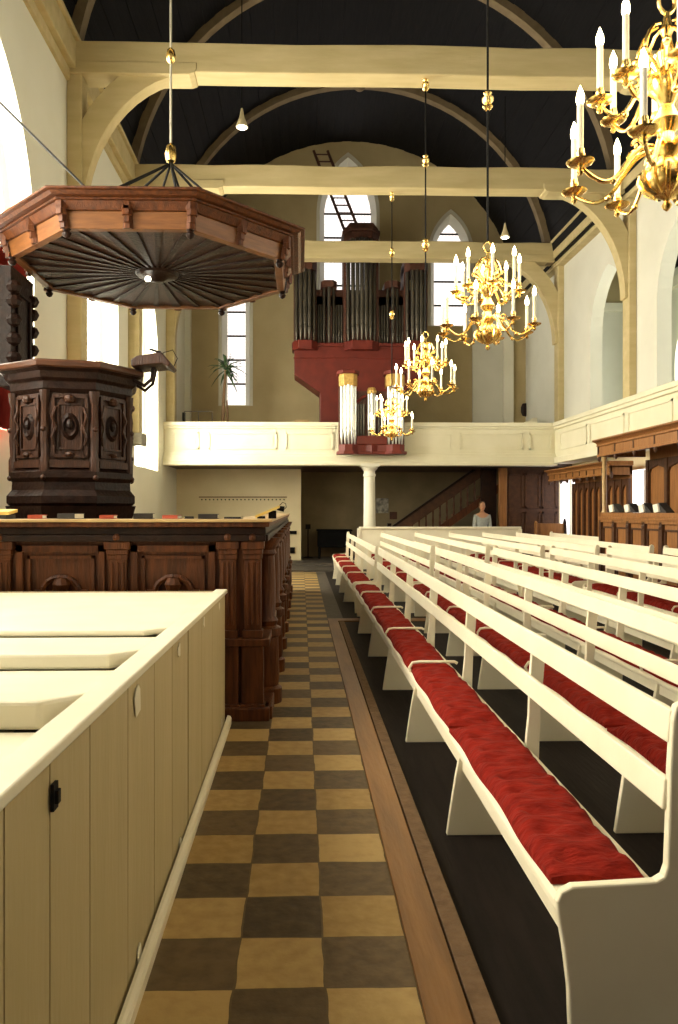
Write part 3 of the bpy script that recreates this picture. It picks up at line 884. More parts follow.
# backboard and book rest keep to the wall's direction
def square(o):
    o.rotation_euler = (0, 0, -TW)
    return o
bb = MB().box(-.76, -.10, 3.0, -.62, .55, 4.27)
for z in (3.1, 3.3, 3.5, 3.7, 3.9, 4.05):
    bb.lathe([(0, -.08), (.06, -.05), (.085, 0), (.06, .05), (0, .08)], (-.60, -.08, z), 8)
    bb.lathe([(0, -.08), (.06, -.05), (.085, 0), (.06, .05), (0, .08)], (-.62, .5, z), 8)
panel_ring(bb, 'x', -.62, .02, .42, 3.15, 4.05, .04, .03, 1)
square(bb.build('backboard', 'oakdeep', pul, bevel=.006))
# book rest with bracket and microphone stalk
rs = MB().prism([(.68, 3.17), (1.00, 3.20), (1.06, 3.17), (1.09, 3.20), (.99, 3.32), (.74, 3.28), (.68, 3.24)], 'y', -.34, .06)
square(rs.build('book_rest', 'oakp', pul, bevel=.012))
bk = MB().tube([(.66, -.16, 3.06), (.78, -.16, 3.0), (.86, -.16, 3.07), (.88, -.16, 3.22)], .022, 8)
bk.tube([(.66, -.02, 3.04), (.76, -.02, 2.97), (.84, -.02, 3.04), (.88, -.02, 3.22)], .018, 8)
square(bk.build('rest_bracket', 'oakdeep', pul, smooth=True))
square(MB().tube([(.92, .0, 3.22), (.95, .0, 3.38), (1.05, .0, 3.41), (1.10, 0, 3.32), (1.06, 0, 3.23)], .005, 6).build('microphone_stalk', 'iron', pul, smooth=True))
square(MB().tube([(.80, .0, 3.42), (.92, .0, 3.38)], [.010, .016], 8).build('microphone', 'iron', pul, smooth=True))
# curtain behind the pulpit
ct = MB(); n = 40; vs = []; fs = []
for k in range(n+1):
    y = 8.35+1.1*k/n; x = -3.46+.045*math.sin(k*1.15)
    vs += [(x, y, 2.55), (x, y, 4.62), (x-.012, y, 4.62), (x-.012, y, 2.55)]
for k in range(n):
    for j in range(4):
        fs.append((k*4+j, k*4+(j+1) % 4, (k+1)*4+(j+1) % 4, (k+1)*4+j))
fs += [(0, 1, 2, 3), (n*4, n*4+3, n*4+2, n*4+1)]
ct.add(vs, fs)
cu = thing('curtain', 'red curtain hanging on the wall behind the pulpit backboard', 'curtain', (0, 0, 0))
ct.build('cloth', 'curtain', cu, smooth=True)
cr = MB().tube([(-3.46, 8.25, 4.64), (-3.46, 9.55, 4.64)], .02, 8); cr.tube([(-3.46, 8.0+.27, 4.64), (-3.70, 8.27, 4.64)], .015, 6)
cr.build('curtain_rod', 'brass', cu)

# sounding board
SX, SY, SZ = -1.58, 8.28, 4.17
sb = thing('sounding_board', 'wide octagonal oak sounding board hanging above the pulpit', 'sounding board', (SX, SY, SZ))
def octs(prof):
    c8 = math.cos(PI/8)
    return MB().lathe([(r/c8, z) for r, z in prof], (0, 0, 0), 8, PI/8)
def ring8(r0, r1, z0, z1, r2=None, r3=None):
    """octagonal ring: outer r1 (bottom) / r3 (top), inner r0 / r2"""
    r2 = r0 if r2 is None else r2; r3 = r1 if r3 is None else r3
    c8 = math.cos(PI/8); vs = []; fs = []
    for k in range(8):
        a = PI/8+2*PI*k/8
        for r, z in ((r0, z0), (r1, z0), (r3, z1), (r2, z1)):
            vs.append((r/c8*math.cos(a), r/c8*math.sin(a), z))
    for k in range(8):
        k2 = (k+1) % 8
        for j in range(4):
            fs.append((k*4+j, k*4+(j+1) % 4, k2*4+(j+1) % 4, k2*4+j))
    return MB().add(vs, fs)
ring8(1.30, 1.38, 0, .155, 1.30, 1.40).build('fascia', 'rimoak', sb, bevel=.006)
fz = ring8(1.30, 1.42, .155, .225, 1.3, 1.47)
fz.build('frieze', 'oak', sb, bevel=.006)
cn = ring8(1.30, 1.50, .225, .245); m2 = ring8(1.3, 1.55, .245, .27, 1.3, 1.58); cn.add(m2.v, m2.f); m2 = ring8(1.3, 1.62, .27, .292); cn.add(m2.v, m2.f)
cn.build('cornice', 'oak', sb, bevel=.006)
octs([(1.55, .285), (1.0, .50), (.35, .68), (.1, .80), (.06, .86)]).build('roof', 'oakdeep', sb)
octs([(1.31, .03), (1.31, .06)]).build('soffit', 'oakp', sb)
rbm = MB()
for k in range(32):
    a = 2*PI*k/32
    r1 = 1.29/max(math.cos((a+PI/8) % (PI/4)-PI/8), .9)
    d = Vector((math.cos(a), math.sin(a), 0)); s = Vector((-math.sin(a), math.cos(a), 0))
    w0, w1 = .012, (.035 if k % 4 else .055)
    z0, z1 = .006, .032
    p = [d*.25-s*w0, d*r1-s*w1, d*r1+s*w1, d*.25+s*w0]
    vs = [(q.x, q.y, z0+.008) for q in p]+[(q.x, q.y, z1) for q in p]
    rbm.add(vs, [(0,1,2,3), (4,7,6,5), (0,4,5,1), (1,5,6,2), (2,6,7,3), (3,7,4,0)])
rbm.build('soffit_rib', 'oakdeep', sb)
MB().lathe([(.02, -.07), (.07, -.06), (.12, -.02), (.22, -.005), (.25, .03)], (0, 0, 0), 16).build('centre_boss', 'oakdeep', sb, smooth=True)
MB().lathe([(.01, -.10), (.026, -.095), (.034, -.075), (.025, -.05)], (-.08, -.1, .01), 12).build('lamp', 'lamplit', sb, smooth=True)
def acanthus(a, r):
    mb = MB()
    d = Vector((math.cos(a), math.sin(a), 0)); s = Vector((-math.sin(a), math.cos(a), 0))
    for (dr, z, w, t) in ((.0, .20, .06, .05), (.0, .15, .05, .05), (-.02, .09, .04, .04), (-.03, .04, .045, .03)):
        c = d*(r+dr)
        pts = [c-s*w, c-s*w*.5+d*t, c+s*w*.5+d*t, c+s*w]
        mb.add([(q.x, q.y, z-.045) for q in pts]+[(q.x, q.y, z+.035) for q in pts], [(0,1,2,3), (4,7,6,5), (0,4,5,1), (1,5,6,2), (2,6,7,3), (3,7,4,0)])
    return mb
for k in range(8):
    acanthus(k*PI/4, 1.42).build('bracket_carving', 'oak', sb)
    acanthus(k*PI/4+PI/8, 1.42/math.cos(PI/8)).build('bracket_carving', 'oak', sb)
    a = k*PI/4+PI/8; r = 1.36/math.cos(PI/8)
    MB().lathe([(0, -.085), (.03, -.07), (.045, -.04), (.025, -.015), (.04, 0)], (r*math.cos(a), r*math.sin(a), 0), 8).build('drop_finial', 'oakdeep', sb, smooth=True)
rodx = .15
ztop_v = VZ+math.sqrt(VR**2-(SX+rodx-VC)**2)-SZ
MB().tube([(rodx, 0, 1.32), (rodx, 0, ztop_v)], .013, 8).build('hanging_rod', 'steel', sb)
MB().lathe([(.01, -.13), (.05, -.10), (.065, -.03), (.05, .06), (.015, .10)], (rodx, 0, 1.36), 12).build('rod_knob', 'brass', sb, smooth=True)
kb = MB().lathe([(.01, -.09), (.045, -.06), (.055, 0), (.04, .06), (.012, .09)], (rodx, 0, 2.42), 12)
kb.build('rod_knob', 'brass', sb, smooth=True)
for k in range(8):
    a = k*PI/4+PI/8; r = .95
    MB().tube([(rodx, 0, 1.24), (r*math.cos(a), r*math.sin(a), .52)], .014, 6).build('stay_rod', 'iron', sb)
o = MB().tube([(-3.70, 9.25, 6.6), (-2.25, 8.33, 5.03)], .014, 6).build('stay_cable', 'iron'); tag(o, 'dark stay cable running from the window wall down to the sounding board', 'cable')

# ------------------------------------------------------------------ chandeliers
def make_chandelier():
    ch = thing('chandelier', 'chandelier', 'chandelier', (0, 0, 0))
    body = [(.004, 0), (.018, .012), (.026, .03), (.012, .05), (.02, .062), (.045, .075), (.10, .11), (.128, .16), (.122, .20), (.085, .25),
            (.045, .275), (.06, .30), (.075, .32), (.045, .345), (.035, .40), (.06, .43), (.075, .46), (.05, .50), (.032, .54), (.05, .58), (.085, .62), (.09, .66),
            (.055, .70), (.036, .74), (.05, .78), (.055, .81), (.03, .85), (.022, .90), (.034, .93), (.02, .97), (.014, 1.02)]
    MB().lathe(body, (0, 0, 0), 20).build('stem', 'brass', ch, smooth=True)
    gd = MB()
    for k in range(12):
        a = 2*PI*k/12; d = Vector((math.cos(a), math.sin(a), 0))
        gd.tube([d*.06+Vector((0, 0, .085)), d*.108+Vector((0, 0, .115)), d*.134+Vector((0, 0, .16)), d*.126+Vector((0, 0, .2))], .012, 6)
    gd.build('gadroon', 'brass', ch, smooth=True)
    rn = MB(); n = 16
    rn.tube([(0.045*math.cos(2*PI*k/n), 0, 1.075+.055*math.sin(2*PI*k/n)) for k in range(n+1)], .010, 8)
    rn.build('hanging_ring', 'brass', ch, smooth=True)
    sc = MB()
    for k in range(8):
        a = 2*PI*k/8+.2; d = Vector((math.cos(a), math.sin(a), 0))
        pts = []
        for t in range(9):
            u = t/8
            pts.append(d*(.04+.10*math.sin(PI*u))+Vector((0, 0, .70+.26*u+.02*math.sin(3*PI*u))))
        sc.tube(pts, [.010, .011, .012, .012, .011, .010, .009, .008, .006], 6)
        sc.sphere(tuple(d*.145+Vector((0, 0, .80))), .022, 8, 6)
    sc.build('crown_scroll', 'brass', ch, smooth=True)
    def arm(tier):
        if tier == 0: R, zp, z0 = .475, .21, .32
        else: R, zp, z0 = .325, .60, .66
        mb = MB()
        pts = []
        N = 18
        for t in range(N+1):
            u = t/N
            r = .05+(R-.05)*(u**.9)
            z = z0+.03*math.sin(PI*min(u*2.2, 1)) - (z0-zp+.08)*math.sin(PI*.5*min(u/.68, 1))**2 + (0 if u < .68 else (.07*((u-.68)/.32)**1.5))
            pts.append((r, 0, z))
        mb.tube(pts, [.014-.004*t/N for t in range(N+1)], 8)
        # scroll on the arm
        mb.tube([(.16+.035*math.cos(x*.7)*(1-x/14), 0, pts[5][2]+.045+.035*math.sin(x*.7)*(1-x/14)) for x in range(11)], .008, 6)
        mb.sphere((R*.62, 0, pts[10][2]-.005), .018, 8, 6)
        zt = pts[-1][2]
        mb.lathe([(.008, -.045), (.018, -.03), (.012, -.01), (.02, .0)], (R, 0, zt), 8)
        return mb, R, zt
    for tier in (0, 1):
        mb, R, zt = arm(tier)
        pan = MB().lathe([(.012, 0), (.045, .004), (.066, .018), (.070, .024), (.062, .024), (.04, .014), (.016, .016), (.014, .03), (.022, .055), (.024, .06), (.020, .075), (.02, .085)], (R, 0, zt), 14)
        cd = MB().lathe([(.0165, .08), (.0165, .31)], (R, 0, zt), 10)
        bl = MB().lathe([(.013, .305), (.021, .335), (.018, .365), (.008, .392), (.001, .41)], (R, 0, zt), 10)
        a0 = .0 if tier == 0 else PI/8
        first = None
        for k in range(8):
            if first is None:
                o = mb.build('arm', 'brass', ch, smooth=True)
                p = pan.build('drip_pan', 'brass', o, smooth=True); c = cd.build('candle', 'candle', o, smooth=True); f = bl.build('bulb', 'bulb', o, smooth=True)
                first = (o, (p, c, f))
            else:
                o = first[0].copy(); COL.objects.link(o); o.parent = ch
                for q in first[1]:
                    d = q.copy(); COL.objects.link(d); d.parent = o
            o.rotation_euler = (0, 0, a0+2*PI*k/8)
    # the light its bulbs give
    ld_ = bpy.data.lights.new('chandelier_glow', 'POINT'); ld_.energy = CHAND_W; ld_.color = (1, .78, .45); ld_.shadow_soft_size = .45
    lo = bpy.data.objects.new('chandelier_glow', ld_); COL.objects.link(lo); lo.parent = ch; lo.location = (0, 0, .6)
    return ch
def knob(zs):
    mb = MB()
    for z in zs:
        mb.lathe([(.012, -.10), (.03, -.09), (.055, -.06), (.035, -.035), (.06, 0), (.062, .03), (.03, .06), (.045, .08), (.02, .11)], (0, 0, z), 12)
    return mb
ch0 = make_chandelier()
index_kids()
CH = [(1.885, 3.82, 3.14, .12, 'largest brass chandelier, cut off at the upper right edge'),
      (1.94, 7.75, 3.26, .30, 'brass chandelier with lit candles before the right end window, second largest'),
      (2.0, 12.0, 3.34, .05, 'brass chandelier hanging before the organ case, third in the row'),
      (1.98, 16.3, 3.10, .22, 'smallest brass chandelier, before the little silver piped organ')]
for i, (x, y, z, a, lab) in enumerate(CH):
    c = ch0 if i == 0 else copy_tree(ch0)
    c.location = (x, y, z); c.rotation_euler = (0, 0, a)
    tag(c, lab, 'chandelier', 'brass chandeliers over the benches')
for i, (x, y, z, a, lab) in enumerate(CH):
    c = [o for o in COL.objects if o.get('label') == lab][0]
    top = (8.53-z)
    if i < 2: top = 8.53-z if i == 0 else VZ+math.sqrt(VR**2-(x-VC)**2)-z
    MB().tube([(0, 0, 1.13), (0, 0, top)], .012, 8).build('hanging_rod', 'iron', c)
    for kz in [5.85-z, 7.2-z] + ([8.42-z] if i >= 2 else []):
        knob([kz]).build('rod_knob', 'brass', c, smooth=True)

# pendant lamps
for x, y, z, lab in ((-1.14, 14.5, 8.98, 'small cone pendant lamp hanging behind the front beam, left of the organ'), (5.2, 19.0, 8.55, 'small cone pendant lamp hanging under the vault above the right end window')):
    p = thing('pendant_lamp', lab, 'lamp', (x, y, z))
    MB().lathe([(.115, 0), (.118, .01), (.05, .20), (.035, .28), (.02, .36), (.012, .37)], (0, 0, 0), 16).build('lamp_shade', 'lampshade', p, smooth=True)
    MB().lathe([(.01, -.03), (.07, -.022), (.10, .0), (.10, .004)], (0, 0, 0), 14).build('bulb', 'lamplit', p, smooth=True)
    MB().tube([(0, 0, .36), (0, 0, VZ+math.sqrt(VR**2-(x-VC)**2)-z)], .012, 6).build('cord', 'iron', p)

# ------------------------------------------------------------------ main organ
OX, OY = 1.78, 22.55
org = thing('pipe_organ', 'large dark piped organ with a red lower case on the gallery', 'organ', (OX, OY, GZ))
def oz(z): return z-GZ
low = [(-1.22, oz(3.0)), (1.2, oz(3.0)), (1.2, oz(5.05)), (1.95, oz(5.6)), (1.95, oz(6.5)), (-1.98, oz(6.5)), (-1.98, oz(5.6)), (-1.22, oz(5.05))]
MB().prism(low, 'y', -.45, .55).build('lower_case', 'organred', org, bevel=.02)
ml = MB().box(-2.05, -.52, oz(6.42), 2.02, .58, oz(6.52)); ml.box(-2.0, -.48, oz(6.05), 1.97, -.44, oz(6.10))
for cx, w in ((-1.66, .33), (0, .48), (1.63, .33)):
    ml.prism([(cx-w-.04, -.55), (cx-w*.6, -.80), (cx+w*.6, -.80), (cx+w+.04, -.55)], 'z', oz(6.28), oz(6.54))
ml.build('moulding', 'organred', org, bevel=.015)
# skeleton of the upper case behind the pipes
up = MB()
up.box(-2.0, -.1, oz(6.5), 1.96, .5, oz(8.2))
up.box(-2.0, -.35, oz(6.5), -1.92, .5, oz(8.9)); up.box(-1.40, -.3, oz(6.5), -1.32, .5, oz(8.9)); up.box(-.52, -.35, oz(6.5), -.44, .5, oz(9.7)); up.box(.44, -.35, oz(6.5), .52, .5, oz(9.7))
up.box(1.28, -.3, oz(6.5), 1.36, .5, oz(8.9)); up.box(1.9, -.35, oz(6.5), 1.97, .5, oz(8.9))
up.build('upper_case', 'organdark', org)
for cx, w, z in ((-1.66, .35, 8.95), (1.63, .35, 8.95)):
    MB().prism([(cx-w, .4), (cx-w, -.35), (cx-w*.6, -.62), (cx+w*.6, -.62), (cx+w, -.35), (cx+w, .4)], 'z', oz(z-.30), oz(z+.10)).build('tower_cap', 'organdark', org, bevel=.015)
for cx, w, z in ((-.95, .24, 8.35), (.95, .24, 8.35)):
    MB().prism([(cx-w, .4), (cx-w, -.25), (cx-w*.5, -.42), (cx+w*.5, -.42), (cx+w, -.25), (cx+w, .4)], 'z', oz(z-.15), oz(z+.05)).build('tower_cap', 'organdark', org, bevel=.015)
    MB().box(cx-.42, -.1, oz(7.7), cx+.42, .0, oz(8.0)).build('pipe_shade', 'organdark', org)
cap = MB().prism([(-.5, .4), (-.5, -.4), (-.3, -.7), (.3, -.7), (.5, -.4), (.5, .4)], 'z', oz(9.55), oz(9.75))
cap.prism([(-.56, .45), (-.56, -.42), (-.33, -.76), (.33, -.76), (.56, -.42), (.56, .45)], 'z', oz(9.75), oz(9.85))
cap.prism([(-.5, oz(9.85)), (.5, oz(9.85)), (.34, oz(10.05)), (-.34, oz(10.05))], 'y', -.55, .4)
cap.build('tower_cap', 'organdark', org, bevel=.015)
def pipe(r, z0, zm, z1):
    return MB().lathe([(.012, z0), (.02, z0+.01), (r, zm), (r, zm+.03), (r*.86, zm+.04), (r, zm+.10), (r, z1)], (0, 0, 0), 12)
def pipes(parent, cx, n, w, yf, depth, r, z0, foot, z1, m='pipe', arc=.0):
    for k in range(n):
        u = 0 if n == 1 else (2*k/(n-1)-1)
        o = pipe(r, 0, foot*(1+.35*(1-abs(u))), z1-z0-arc*(abs(u))).build('organ_pipe', m, parent, smooth=True)
        o.location = (cx+u*w, yf-depth*math.sqrt(max(0, 1-u*u*.95)), z0)
for cx in (-1.66, 1.63): pipes(org, cx, 5, .25, -.30, .28, .062, oz(6.54), .35, oz(8.66))
pipes(org, 0, 7, .38, -.32, .36, .062, oz(6.54), .36, oz(9.56))
for cx in (-.95, .95):
    pipes(org, cx, 3, .14, -.15, .2, .05, oz(6.54), .22, oz(8.21))
    for s in (-1, 1): pipes(org, cx+s*.31, 3, .08, -.14, .02, .036, oz(6.54), .3, oz(7.72))

# choir organ on the gallery front
CX, CY = 1.86, 19.86
pos = thing('choir_organ', 'small red organ with bright silver pipes on the gallery front', 'organ', (CX, CY, 3.06))
def cz(z): return z-3.06
bsx = MB().prism([(-.86, .1), (-.86, -.22), (-.72, -.36), (-.52, -.36), (-.38, -.18), (-.15, -.14), (0, -.24), (.15, -.14), (.38, -.18), (.52, -.36), (.72, -.36), (.86, -.22), (.86, .1)], 'z', cz(3.08), cz(3.32))
bsx.prism([(-.92, .1), (-.92, -.24), (-.75, -.41), (-.49, -.41), (-.35, -.22), (.35, -.22), (.49, -.41), (.75, -.41), (.92, -.24), (.92, .1)], 'z', cz(3.06), cz(3.14))
bsx.box(-.4, -.2, cz(3.32), .4, .1, cz(3.55)); bsx.box(-.7, .05, cz(3.08), .7, .315, cz(3.30))
bsx.build('base', 'organred', pos, bevel=.015)
MB().box(-.84, -.02, cz(3.30), .84, .22, cz(4.75)).box(-.86, -.15, cz(3.3), -.82, .2, cz(5.0)).box(.82, -.15, cz(3.3), .86, .2, cz(5.0)).build('case', 'organdark', pos)
for cx in (-.62, .62):
    oo = MB().prism([(cx-.24, .15), (cx-.24, -.2), (cx-.13, -.37), (cx+.13, -.37), (cx+.24, -.2), (cx+.24, .15)], 'z', cz(4.84), cz(5.16))
    oo.build('gilt_carving', 'gilt', pos, bevel=.012)
    oo = MB().prism([(cx-.29, .18), (cx-.29, -.22), (cx-.16, -.42), (cx+.16, -.42), (cx+.29, -.22), (cx+.29, .18)], 'z', cz(5.16), cz(5.25))
    oo.build('tower_cap', 'organred', pos, bevel=.012)
    pipes(pos, cx, 5, .17, -.16, .18, .047, cz(3.32), .30, cz(4.86), 'pipebright')
pipes(pos, 0, 3, .07, -.08, .12, .04, cz(3.55), .22, cz(4.66), 'pipebright')
MB().lathe([(.12, cz(4.66)), (.13, cz(4.74)), (.09, cz(4.82))], (0, -.14, 0), 10).build('gilt_carving', 'gilt', pos)
for s in (-1, 1): pipes(pos, s*.27, 3, .07, -.06, .02, .03, cz(3.55), .2, cz(4.4), 'pipe')
tr = MB().tube([(-.4, -.05, cz(4.45)), (-.2, -.06, cz(4.60)), (0, -.06, cz(4.64)), (.2, -.06, cz(4.60)), (.4, -.05, cz(4.45))], .04, 8)
tr.build('arched_trim', 'organred', pos)

# ladder from the organ top to the vault
la = thing('ladder', 'dark wooden ladder leaning up from the organ roof to the vault', 'ladder', (0, 0, 0))
p0 = [Vector((1.34, 22.8, 10.07)), Vector((1.78, 22.8, 10.07))]
p1 = [Vector((.40, 23.7, 12.95)), Vector((.84, 23.7, 12.95))]
for a, b in zip(p0, p1): MB().tube([a, b], .045, 6).build('ladder_rail', 'organdark', la)
for k in range(11):
    t = (k+.5)/11
    MB().tube([p0[0].lerp(p1[0], t), p0[1].lerp(p1[1], t)], .022, 6).build('rung', 'organdark', la)

# yucca on the gallery
yu = thing('potted_yucca', 'tall yucca palm with bare stem on the gallery before the left window', 'plant', (-2.22, 21.9, GZ))
yu.scale = (1.2, 1.2, 1.38)
MB().lathe([(.12, 0), (.17, .28), (.18, .30), (.15, .30)], (0, 0, 0), 14).build('pot', 'stone', yu, smooth=True)
MB().tube([(-.04, 0, .2), (-.05, .0, .8), (-.02, 0, 1.4), (.03, 0, 2.02)], [.05, .048, .04, .03], 8).build('stem', 'trunk', yu, smooth=True)
MB().tube([(.05, 0, .25), (.07, .02, .8), (.05, .02, 1.3)], [.035, .03, .022], 8).build('stem', 'trunk', yu, smooth=True)
rnd = random.Random(11)
lf = MB()
for k in range(46):
    a = rnd.uniform(0, 2*PI); el = rnd.uniform(-.4, 1.3); L = rnd.uniform(.38, .58)
    base = Vector((.03, 0, 2.0+rnd.uniform(-.12, .06)))
    d = Vector((math.cos(a)*math.cos(el), math.sin(a)*math.cos(el), math.sin(el))); s = Vector((-math.sin(a), math.cos(a), 0))
    q = []
    for t in (0, .4, .75, 1):
        c = base+d*L*t+Vector((0, 0, -.22*t*t)); w = (.018, .03, .02, .002)[int(t*3.01)]
        q += [c-s*w, c+s*w]
    q2 = [v+Vector((0, 0, -.006)) for v in q]
    o0 = len(q)
    fs = []
    for t in range(3):
        i = t*2
        fs += [(i, i+1, i+3, i+2), (o0+i, o0+i+2, o0+i+3, o0+i+1), (i, i+2, o0+i+2, o0+i), (i+1, o0+i+1, o0+i+3, i+3)]
    lf.add(q+q2, fs)
lf.build('leaves', 'leaf', yu)

# small things on the gallery
rf = thing('metal_frame', 'low wire frame with one dark post on the gallery left of the yucca', 'frame', (-3.0, 21.0, GZ))
fm = MB()
for a, b in (((-.25, 0, 0), (-.25, 0, 1.35)), ((.52, 0, 0), (.52, 0, 1.35)), ((-.25, 0, 1.35), (.52, 0, 1.35)), ((.14, 0, 0), (.14, 0, 1.35)), ((-.25, 0, .9), (.52, 0, .9))):
    fm.tube([a, b], .012, 6)
fm.build('wire', 'leading', rf)
MB().tube([(-.27, .03, 0), (-.27, .03, 1.32)], .045, 8).build('post', 'iron', rf)
chr_ = thing('wooden_chair', 'light wooden chair on the gallery beside the red organ case', 'chair', (.02, 21.4, GZ))
cm = MB().box(-.22, -.2, .43, .22, .22, .47); cm.build('seat', 'ledge', chr_, bevel=.01)
for x in (-.19, .19):
    for y in (-.18, .19):
        MB().box(x-.02, y-.02, 0, x+.02, y+.02, (.43 if y < 0 else 1.2)).build('leg', 'ledge', chr_)
MB().box(-.2, .18, .98, .2, .21, 1.2).build('backrest', 'ledge', chr_, bevel=.01)
vd = thing('slanted_desk', 'pale slanted desk on the gallery at the right corner', 'desk', (6.75, 22.2, GZ))
MB().box(-.35, -.2, 0, .18, .2, 1.0).build('body', 'gallery', vd, bevel=.01)
MB().prism([(-.4, 1.0), (.22, 1.0), (.22, 1.32), (.10, 1.32)], 'y', -.25, .25).build('top', 'gallery', vd, bevel=.01)
o = MB().lathe([(.0, -.22), (.10, -.2), (.15, -.08), (.15, .08), (.10, .2), (.0, .22)], (0, 0, 0), 14, 0, 1, .35)
o = o.build('wall_plaque', 'oakdeep', smooth=True); o.location = (7.28, YE-.05, 4.85)
tag(o, 'dark oval plaque on the white wall above the gallery corner', 'plaque')
# pale seats seen through the arcade
for y, lab in ((13.2, 'pale boxed gallery pew seen through the nearer arcade arch'), (17.3, 'pale boxed gallery pew seen through the farther arcade arch')):
    gp = thing('gallery_pew', lab, 'pew', (8.4, y, 3.0))
    MB().box(-.05, -1.2, 0, .05, 1.2, 1.25).build('back', 'plaster', gp, bevel=.01)
    MB().box(-.5, -1.2, .40, -.05, 1.2, .45).build('seat', 'plaster', gp, bevel=.01)
    for yy in (-1.2, 1.16): MB().prism([(-.5, 0), (.05, 0), (.05, 1.3), (-.2, 1.2), (-.5, .6)], 'y', yy, yy+.04).build('end_panel', 'plaster', gp, bevel=.005)

# ------------------------------------------------------------------ under the gallery
wp = thing('low_partition', 'low white panelled partition at the far end of the benches', 'partition', (1.55, 19.6, .05))
MB().box(0, 0, 0, 4.2, .06, 1.05).build('panel', 'white', wp)
MB().box(-.03, -.04, 1.05, 4.24, .12, 1.11).build('cap_rail', 'white', wp, bevel=.01)
MB().box(-.06, -.03, 0, .02, .09, 1.05).build('end_post', 'white', wp, bevel=.008)
MB().box(4.18, -.03, 0, 4.26, .09, 1.05).build('end_post', 'white', wp, bevel=.008)
MB().box(-.03, .06, 0, .03, .7, 1.05).build('return_panel', 'white', wp)
pr = thing('peg_rail', 'pale coat rail with dark pegs on the plaster under the gallery', 'coat rail', (-1.7, 22.4, 0))
MB().box(-1.30, -.03, 1.80, 1.25, 0, 1.97).build('board', 'plaster', pr)
MB().box(-1.33, -.06, 1.97, 1.28, 0, 2.0).build('shelf', 'trunk', pr)
for k in range(22):
    MB().tube([(-1.24+k*.116, -.03, 1.90), (-1.24+k*.116, -.09, 1.91)], [.016, .022], 6).build('peg', 'iron', pr)
for x, z, w, h, lab in ((-.26, .93, .13, .05, 'flat black box on the plaster partition, the upper one'), (-.28, .40, .10, .09, 'square black socket box low on the plaster partition')):
    o = MB().box(-w, -.05, -h, w, 0, h).build('wall_box', 'black', bevel=.008); o.location = (x, 22.4, z); tag(o, lab, 'box')
pn_ = thing('harmonium', 'black lacquered chest organ at the dim end wall under the gallery', 'harmonium', (.93, 23.3, .1))
MB().box(-.42, -.3, .35, .62, .3, .85).build('body', 'black', pn_, bevel=.03)
MB().box(-.45, -.34, .85, .65, .32, .9).build('lid', 'black', pn_, bevel=.015)
for x in (-.36, .56):
    for y in (-.24, .24): MB().lathe([(.03, 0), (.04, .2), (.035, .36)], (x, y, 0), 8).build('leg', 'black', pn_)
ms = thing('music_stand', 'thin dark stand between the partition and the black chest', 'stand', (.22, 23.6, .1))
MB().tube([(0, 0, 0), (0, 0, .95)], .02, 8).build('pole', 'iron', ms)
MB().lathe([(.15, 0), (.14, .02), (.02, .04)], (0, 0, 0), 12).build('base', 'iron', ms)
MB().box(-.08, -.02, .9, .08, .02, 1.05).build('desk', 'iron', ms)
for x, z, w, h, lab in ((2.62, 1.72, .20, .24, 'printed poster on the dim wall right of the gallery column'), (2.98, 1.40, .12, .12, 'small dark framed print beside the foot of the stair rail')):
    o = MB().box(-w, -.02, -h, w, 0, h).build('poster', 'poster' if w > .15 else 'organdark'); o.location = (x, YE-.045, z+.02); tag(o, lab, 'poster')
# stair
stt = thing('staircase', 'dark wooden staircase with balusters climbing under the gallery', 'stairs', (2.6, 22.6, .1))
sl = .70
for k in range(14):
    x = k*.265
    z1 = (k+1)*.19
    if k > 1: MB().box(x, -.0, z1-.38, x+.30, .85, z1-.34).build('tread', 'stall', stt)
def dia(x0, x1, off0, off1, y0, y1):
    return MB().prism([(x0, x0*sl+off0), (x1, x1*sl+off0), (x1, x1*sl+off1), (x0, x0*sl+off1)], 'y', y0, y1)
dia(.5, 3.45, -.34, -.08, -.05, 0).build('stringer', 'oak', stt)
dia(.1, 2.95, .50, .84, -.05, .0).build('rail_board', 'stalldark', stt)
dia(.1, 2.95, .84, .92, -.08, .03).build('hand_rail', 'oakdeep', stt)
for k in range(12):
    x = .55+k*.21
    MB().lathe([(.03, 0), (.036, .10), (.02, .17), (.034, .32), (.02, .46), (.03, .60)], (x, -.025, x*sl-.09), 8).build('baluster', 'oak', stt)
MB().box(.0, -.09, 0, .12, .03, 1.1).build('newel_post', 'oakdeep', stt)
# oak lobby beside the stair
lb = thing('oak_porch', 'dark panelled oak porch under the right end of the gallery', 'porch', (5.75, 21.2, .05))
MB().box(-.55, .35, 0, -.1, .42, 2.75).build('door', 'oakdeep', lb)
MB().box(.0, 0, 0, 1.6, .08, 2.75).build('front_panel', 'stalldark', lb)
MB().box(-.13, -.06, 0, .1, .1, 2.75).build('corner_post', 'stall', lb, bevel=.02)
pp = MB()
for k in range(3):
    panel_ring(pp, 'y', 0, .15+k*.48, .58+k*.48, .3, 1.5, .05, .03); panel_ring(pp, 'y', 0, .15+k*.48, .58+k*.48, 1.6, 2.6, .05, .03)
pp.build('panel_moulding', 'stalldark', lb)

